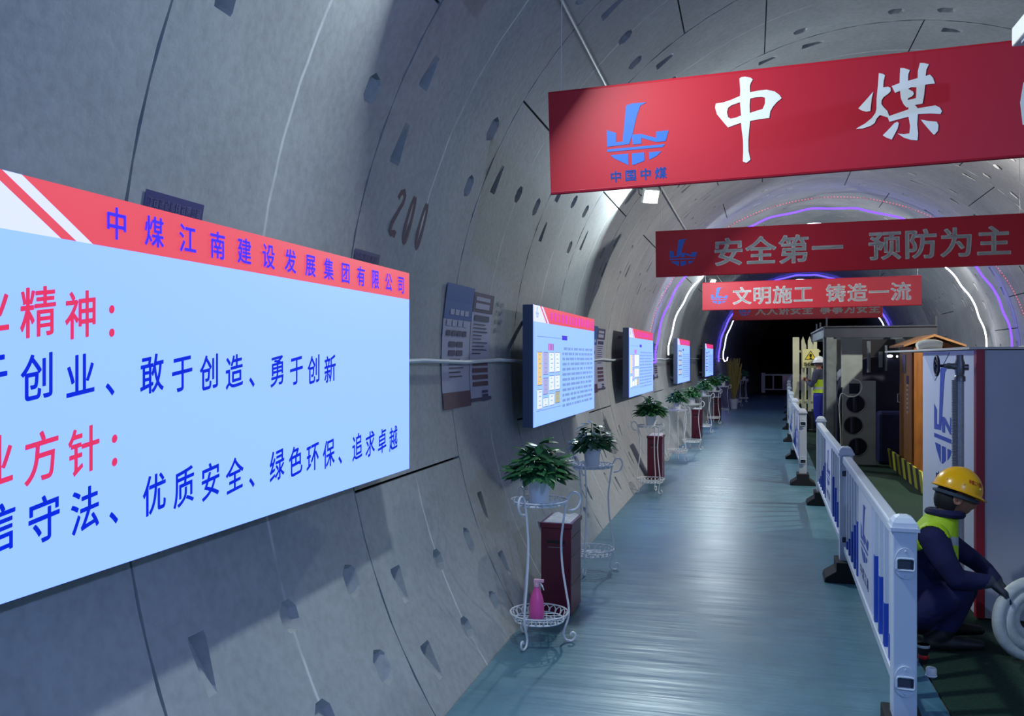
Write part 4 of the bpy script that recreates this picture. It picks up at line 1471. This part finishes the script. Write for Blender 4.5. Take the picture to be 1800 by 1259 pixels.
def head_mesh(c, fwd, up, h=.235):
    """a head with brow, nose, lips, chin, eye hollows and ears; c: centre"""
    fwd = fwd.normalized(); up = (up - up.dot(fwd) * fwd).normalized(); side = fwd.cross(up)
    mb = MB()
    vs, fs = [], []
    n, m = 40, 28
    g = lambda t, c0, w_: math.exp(-((t - c0) / w_) ** 2)
    for i in range(m + 1):
        t = pi * i / m
        for j in range(n):
            q = 2 * pi * j / n
            x, y, z = sin(t) * cos(q), sin(t) * sin(q), cos(t)      # x forward, y side, z up
            rx, ry, rz = .098, .076, h / 2
            X, Y, Z = x * rx, y * ry, z * rz
            if z < 0:
                X *= 1 - .22 * (-z) if x < 0 else 1 - .04 * (-z)
                Y *= 1 - .32 * (-z) ** 1.4
                if x < 0: X += .03 * (-z)
            if x > 0.3:
                yy = Y / .012
                X += .026 * g(Z, -.018, .016) * math.exp(-yy * yy) * (x ** .5)        # nose tip
                X += .014 * g(Z, .008, .02) * math.exp(-yy * yy)
                X += .006 * g(Z, .036, .012) * g(Y, 0, .05)                             # brow
                X -= .012 * g(Z, .018, .013) * (g(Y, .032, .014) + g(Y, -.032, .014))   # eye hollows
                X += .008 * g(Z, -.052, .006) * g(Y, 0, .022)                           # lips
                X += .006 * g(Z, -.064, .006) * g(Y, 0, .020)
                X -= .005 * g(Z, -.058, .003) * g(Y, 0, .024)
                X += .010 * g(Z, -.096, .016) * g(Y, 0, .026)                           # chin
            vs.append(c + fwd * X + side * Y + up * Z)
    for i in range(m):
        for j in range(n):
            fs.append((i * n + j, (i + 1) * n + j, (i + 1) * n + (j + 1) % n, i * n + (j + 1) % n))
    mb.add(vs, fs)
    for sg in (-1, 1):
        e0 = c + side * sg * .074 - fwd * .006
        pts = [e0 + fwd * (.022 * cos(q)) + up * (.034 * sin(q)) + side * sg * .008 for q in [2 * pi * k / 12 for k in range(12)]]
        mb.tube(pts, .007, 6, closed=True)
        mb.ball(e0, (.014, .014, .02), 8)
        mb.ball(c + side * sg * .032 + fwd * .080 + up * .018, .012, 10)
    return mb


def body_object(name, mbs, zones, root, voxel=.007):
    """join the pieces, fuse them into one surface, and colour it by zone (centre, radius, slot)"""
    mb = MB()
    for vs, fs in mbs:
        mb.add(vs, fs)
    o = mb.build('fuse', NAVY, weld=True)
    r = o.modifiers.new('fuse', 'REMESH'); r.mode = 'VOXEL'; r.voxel_size = voxel; r.use_smooth_shade = True
    sm = o.modifiers.new('smooth', 'SMOOTH'); sm.iterations = 6; sm.factor = .5
    dg = bpy.context.evaluated_depsgraph_get(); dg.update()
    me = bpy.data.meshes.new_from_object(o.evaluated_get(dg))
    bpy.data.objects.remove(o)
    org = root.location
    me.materials.clear()
    for m in zones['mats']:
        me.materials.append(m)
    for p in me.polygons:
        c = p.center
        k = zones['default'](c)
        for (q, rr, slot) in zones['spots']:
            if (c - q).length < rr:
                k = slot
        p.material_index = k
        p.use_smooth = True
    for v in me.vertices:
        v.co = v.co - org
    me.name = name
    b = bpy.data.objects.new(name, me)
    COL.objects.link(b); b.parent = root
    return b


def helmet(root, c, fwd, up, m, label, txt=None, ink=None):
    """shell with a short peak, rim and ridge; returns the object; c: centre of the rim plane"""
    fwd = fwd.normalized(); up = (up - up.dot(fwd) * fwd).normalized(); side = fwd.cross(up)
    org = root.location
    def S_(t, q, e=0.0):
        x, y = sin(t) * cos(q), sin(t) * sin(q)
        rx = .130
        X, Y, Z = (rx + e) * x, (.116 + e) * y, (.135 + e) * cos(t)
        return c + fwd * X + side * Y + up * Z - org
    mb = MB()
    n, mm = 40, 14
    vs, fs = [], []
    for i in range(mm + 1):
        t = (pi / 2) * i / mm
        for j in range(n):
            vs.append(S_(t, 2 * pi * j / n))
    for i in range(mm + 1):
        t = (pi / 2) * (mm - i) / mm
        for j in range(n):
            vs.append(S_(t, 2 * pi * j / n, -.004))
    for i in range(2 * mm + 1):
        for j in range(n):
            fs.append((i * n + j, (i + 1) * n + j, (i + 1) * n + (j + 1) % n, i * n + (j + 1) % n))
    mb.add(vs, fs)
    # rim and peak
    rim = []
    for j in range(n):
        q = 2 * pi * j / n
        e = .008 + (.022 * max(0, cos(q)) ** 3)
        rim.append(c + fwd * (.130 + e) * cos(q) + side * (.116 + .012) * sin(q) - up * (.006 + .010 * max(0, cos(q))) - org)
    edge = [S_(pi / 2, 2 * pi * j / n, .0) for j in range(n)]
    mb.add(edge + rim, [(j, (j + 1) % n, n + (j + 1) % n, n + j) for j in range(n)])
    mb.tube(rim, .004, 6, closed=True)
    o = mb.build('helmet', m, root, smooth=True)
    if label: o['label'] = label
    b = MB()
    b.tube([S_(pi / 2 * 1.12, 2 * pi * j / 24, -.012) - up * .012 for j in range(24)], .011, 6, closed=True)
    b.build('headband', mat('helmet_band', (56, 70, 80), 0.6), o, smooth=True)
    b = MB()
    for q in (-2.4, -1.65, -.8, .8, 1.65, 2.4):
        b.ball(S_(1.28, q, .001), .006, 8)
    b.build('rivet', mat('helmet_rivet', (230, 190, 90), 0.3), o, smooth=True)
    if txt:
        b = MB()
        # side facing the viewer: angle q runs along the rim
        qa, qb, t0 = ink[1], ink[2], ink[3]
        per = (qb - qa) / len(txt)
        for i, ch in enumerate(txt):
            gv, gf = glyph(ch, .04)
            b.add([S_(t0 - y * .20, qa + per * (i + x * .9), .0015) for x, y in gv], gf)
        b.build('lettering', ink[0], o)
    return o


CV = Vector((-sin(PSI), cos(PSI), 0))       # away from the viewer
CR = Vector((cos(PSI), sin(PSI), 0))        # to the viewer's right
UP = Vector((0, 0, 1))

# the crouching worker
feet = P(1668, 1134, 4.9); feet.z = 0
root = thing('person', 'crouching worker in yellow helmet, navy overalls and lime vest, hands on a white pipe coil', 'person', at=feet)
Q = P
hc = Q(1679, 876, 4.90)
hf = (CR * .90 - CV * .22 - UP * .30).normalized()
hu = (UP * .9 + CR * .36).normalized()
pel = Q(1612, 1072, 4.92)
chest = Q(1634, 968, 4.90)
neckb = Q(1652, 922, 4.90)
body = skinned([
    [('pelvis', pel, (.150, .135)), ('waist', Q(1616, 1025, 4.91), (.135, .115)), ('chest', chest, (.165, .125)), ('neckb', neckb, (.095, .085)), (None, Q(1664, 905, 4.90), .060), (None, hc - hf * .012, .058)],
    ['chest', ('rsh', Q(1640, 946, 4.72), .082), (None, Q(1660, 985, 4.66), .066), ('relb', Q(1682, 1018, 4.64), .056), (None, Q(1712, 1022, 4.64), .050), ('rwr', Q(1738, 1022, 4.62), .038)],
    ['chest', ('lsh', Q(1652, 946, 5.08), .080), (None, Q(1684, 966, 5.10), .062), ('lelb', Q(1712, 985, 5.06), .054), (None, Q(1733, 1002, 4.96), .046), ('lwr', Q(1750, 1020, 4.88), .038)],
    ['pelvis', (None, Q(1622, 1070, 4.80), .100), (None, Q(1660, 1052, 4.74), .086), ('rknee', Q(1690, 1040, 4.72), .066), (None, Q(1676, 1082, 4.78), .060), ('rank', Q(1655, 1122, 4.80), .044)],
    ['pelvis', (None, Q(1624, 1070, 5.02), .100), (None, Q(1664, 1050, 5.10), .086), ('lknee', Q(1698, 1036, 5.12), .066), (None, Q(1680, 1076, 5.08), .060), ('lank', Q(1658, 1112, 5.06), .044)],
], side=CV)


def boot(ank, d):
    a = Vector((ank.x, ank.y, .05))
    return skinned([[('a', a - d * .06, (.042, .045)), (None, a + d * .06, (.046, .040)), (None, a + d * .15, (.044, .030)), (None, a + d * .20, (.036, .024))], ['a', (None, Vector((ank.x, ank.y, ank.z + .02)), .052)]], 2, d.cross(UP))


fd = (CR * .95 - CV * .2).normalized()
b1 = boot(Q(1655, 1122, 4.80), fd)
b2 = boot(Q(1658, 1112, 5.06), fd)


def hand(wrist, d, palm_n, curl, spread_dir):
    """palm, four unequal curled fingers and a side thumb; d: pointing direction, palm_n: palm normal"""
    d = d.normalized(); s_ = spread_dir.normalized(); pn = palm_n.normalized()
    res = []
    res.append(skinned([[('w', wrist, (.030, .024)), (None, wrist + d * .045, (.042, .020)), (None, wrist + d * .088, (.042, .018))]], 2, s_))
    for k, (o_, ln) in enumerate(((-.032, .070), (-.011, .080), (.011, .076), (.031, .060))):
        p = wrist + d * .080 + s_ * o_
        dd = d.copy(); ch = [(None, p, .0105)]
        for sgm in (.45, .32, .23):
            dd = (dd + pn * curl).normalized()
            p = p + dd * ln * sgm
            ch.append((None, p, .0095))
        res.append(skinned([ch], 2))
    p = wrist + d * .025 - s_ * .036
    t1 = p + (d * .6 - s_ * .7 + pn * .3).normalized() * .040
    t2 = t1 + (d * .8 - s_ * .1 + pn * .6).normalized() * .034
    res.append(skinned([[(None, p, .014), (None, t1, .0125), (None, t2, .0105)]], 2))
    return res


rw, lw = Q(1740, 1022, 4.62), Q(1752, 1022, 4.88)
hands = hand(rw, Q(1790, 1066, 4.60) - rw, -CV * -.2 - UP * .9, .38, CV) + hand(lw, Q(1786, 1062, 4.86) - lw, -UP, .42, CV)
hd = head_mesh(hc, hf, hu)
zones = {'mats': [NAVY, SKIN, GLOVE, BOOT],
         'default': lambda c: 3 if c.z < .125 else 0,
         'spots': [(hc + hf * .02, .128, 1), (Q(1768, 1046, 4.6), .125, 2), (Q(1776, 1048, 4.86), .120, 2)]}
wbody = body_object('body', [body, b1, b2] + hands + [(hd.v, hd.f)], zones, root, .0065)
# hair at the nape
b = MB()
hs_ = hf.cross(hu).normalized()
vs, fs = [], []
n, m_ = 28, 10
for i in range(m_ + 1):
    t = .25 + 2.05 * i / m_
    for j in range(n + 1):
        q = pi * .50 + (2 * pi - pi * 1.0) * j / n
        vs.append(hc + hf * (.110 * sin(t) * cos(q)) + hs_ * (.083 * sin(t) * sin(q)) + hu * (.122 * cos(t)) - root.location)
fs = [(i * (n + 1) + j, (i + 1) * (n + 1) + j, (i + 1) * (n + 1) + j + 1, i * (n + 1) + j + 1) for i in range(m_) for j in range(n)]
b.add(vs, fs).build('hair', HAIR, root, smooth=True)
helmet(root, hc + hu * .050 - hf * .004, hf, hu, HELMET_Y, 'yellow safety helmet with small red lettering', '中煤二十五处', (mat('red_lettering', (170, 20, 20), 0.5), 1.46, .62, 1.17))


def seg_t(p, a, b):
    d = b - a
    t = (p - a).dot(d) / d.length_squared
    return t, (p - (a + d * max(0, min(1, t)))).length


def vest(b, root, spine_a, spine_b, arms, t0, t1, bands, open_dir, reach=.26, off=.009):
    """a sleeveless vest lying over the torso: the torso's own surface, lifted a little"""
    me = b.data
    org = root.location
    keep, mi = [], []
    me.update()
    for p in me.polygons:
        c = p.center + org
        t, dd = seg_t(c, spine_a, spine_b)
        if not (t0 < t < t1) or dd > reach:
            continue
        if any(seg_t(c, x, y)[1] < rr and seg_t(c, x, y)[0] > .12 for x, y, rr in arms):
            continue
        if open_dir is not None:
            q = c - (spine_a + (spine_b - spine_a) * t)
            n_ = q.normalized()
            if n_.dot(open_dir) > .90:
                continue
        keep.append(p)
        mi.append(1 if any(lo < t < hi for lo, hi in bands) else 0)
    idx = {}
    vs, fs = [], []
    for p in keep:
        f = []
        for v in p.vertices:
            if v not in idx:
                idx[v] = len(vs)
                vs.append(me.vertices[v].co + me.vertices[v].normal * off)
            f.append(idx[v])
        fs.append(tuple(f))
    mb = MB(); mb.v = vs; mb.f = fs; mb.mi = mi
    o = mb.build('vest', [VEST, REFLECT], root, smooth=True)
    sd = o.modifiers.new('thickness', 'SOLIDIFY'); sd.thickness = .006
    return o


wv = vest(wbody, root, pel, Q(1652, 915, 4.90), [(Q(1640, 946, 4.72), Q(1682, 1018, 4.64), .12), (Q(1652, 946, 5.08), Q(1712, 985, 5.06), .12)], .66, 1.10, [(.80, .88)], CR)
wv['label'] = 'lime vest with grey reflective bands'

cl = MB()
cpts = [Q(1661, 902, 4.9) + hs_ * .088 * cos(2 * pi * i / 24) + (hf + UP * .1).normalized() * .085 * sin(2 * pi * i / 24) + UP * (.012 * sin(2 * pi * i / 24)) - root.location for i in range(24)]
cl.tube(cpts, .024, 8, closed=True)
cl.build('collar', NAVY, root, smooth=True)

# the coil the worker handles
coil('pipe_coil', 'large white coil of ribbed pipe on the floor under the hands of the worker', Vector((*P(1815, 1095, 4.62).xy, .236)), .198, .033, 3, (0, 0, PSI + .10), .15, flat=True)

# small things on the carpet by the fence
at = P(1623, 1148, 4.62); at.z = 0
root = thing('torch', 'small black and red torch standing on the carpet by the nearest fence post', 'torch', at=at)
MB().lathe([(.022, 0), (.024, .01), (.024, .05), (.030, .07), (.032, .10), (.0, .10)], 18).build('body', BLACK, root, smooth=True)
MB().lathe([(.0245, .025), (.026, .03), (.026, .04), (.0245, .045)], 18).build('ring', mat('red_plastic', (180, 24, 30), 0.4), root, smooth=True)
MB().lathe([(.0325, .085), (.0335, .09), (.0335, .096), (.0325, .1)], 18).build('bezel', STEEL, root, smooth=True)
at = P(1637, 1172, 4.42); at.z = 0
root = thing('cap', 'small white plastic cap lying on the green carpet beside the torch', 'cap', at=at, rot=.4)
MB().lathe([(.024, 0), (.026, .004), (.026, .04), (.022, .046), (.0, .046)], 18).build('shell', mat('white_plastic', (226, 228, 226), 0.4), root, smooth=True)
for i in range(1):
    MB().tube([(.026 * cos(2 * pi * k / 18), .026 * sin(2 * pi * k / 18), .006) for k in range(18)], .003, 6, closed=True).build('rim', mat('white_plastic', (226, 228, 226), 0.4), root)

# second worker, standing further back
D2 = 18.9
g2 = P(1440, 700, D2); g2.z = 0
root = thing('person', 'distant standing worker in white helmet and lime vest behind the fence', 'person', at=g2)
B2 = lambda x, y, z: g2 + CR * x + CV * y + UP * z
f2 = (-CR * .75 + CV * .65).normalized()
s2 = f2.cross(UP)
hc2 = B2(0, 0, 1.53)
K = lambda f, s_, z: g2 + f2 * f + s2 * s_ + UP * z
body2 = skinned([
    [('pelvis', K(0, 0, .90), (.135, .12)), ('waist', K(0, 0, 1.03), (.13, .105)), ('chest', K(.02, 0, 1.22), (.155, .115)), ('neckb', K(0, 0, 1.36), (.09, .08)), (None, K(.01, 0, 1.43), .056), (None, K(.01, 0, 1.5), .055)],
    ['chest', (None, K(0, .18, 1.32), .075), (None, K(.03, .23, 1.16), .058), ('re', K(.08, .22, 1.05), .05), (None, K(.2, .12, 1.10), .042), (None, K(.26, .04, 1.14), .036)],
    ['chest', (None, K(0, -.18, 1.32), .075), (None, K(.03, -.23, 1.16), .058), ('le', K(.08, -.22, 1.05), .05), (None, K(.2, -.12, 1.10), .042), (None, K(.26, -.04, 1.14), .036)],
    ['pelvis', (None, K(0, .09, .80), .098), (None, K(.02, .10, .50), .070), (None, K(0, .10, .28), .058), (None, K(-.02, .10, .09), .044)],
    ['pelvis', (None, K(0, -.09, .80), .098), (None, K(.02, -.10, .50), .070), (None, K(0, -.10, .28), .058), (None, K(-.02, -.10, .09), .044)],
], side=s2)
bt = [boot(K(-.02, .10, .09), f2), boot(K(-.02, -.10, .09), f2)]
hn = hand(K(.26, .04, 1.14), f2 * .6 - s2 * .6 + UP * .3, -f2, .35, UP) + hand(K(.26, -.04, 1.14), f2 * .6 + s2 * .6 + UP * .3, -f2, .35, UP)
hd2 = head_mesh(hc2, f2, UP)
BLUE_TR = mat('blue_trousers', (20, 30, 130), 0.85)
zones2 = {'mats': [DARKCLOTH, SKIN, GLOVE, BOOT, BLUE_TR], 'default': lambda c: 3 if c.z < .11 else (4 if c.z < .92 else 0),
          'spots': [(hc2, .145, 1), (K(.28, .0, 1.16), .11, 1)]}
bo2 = body_object('body', [body2] + bt + hn + [(hd2.v, hd2.f)], zones2, root, .009)
vv = vest(bo2, root, K(0, 0, .90), K(0, 0, 1.36), [(K(0, .18, 1.32), K(.08, .22, 1.05), .09), (K(0, -.18, 1.32), K(.08, -.22, 1.05), .09), (K(.08, .22, 1.05), K(.26, .04, 1.14), .09), (K(.08, -.22, 1.05), K(.26, -.04, 1.14), .09)],
          -.05, .60, [(.12, .24)], f2)
vv['label'] = 'lime vest with a grey reflective band'
helmet(root, hc2 + UP * .03, f2, UP, HELMET_W, 'white safety helmet')

# ------------------------------------------------------------------ tidy up
bpy.data.objects.remove(_fo)
for me in list(bpy.data.meshes):
    if me.users == 0:
        bpy.data.meshes.remove(me)
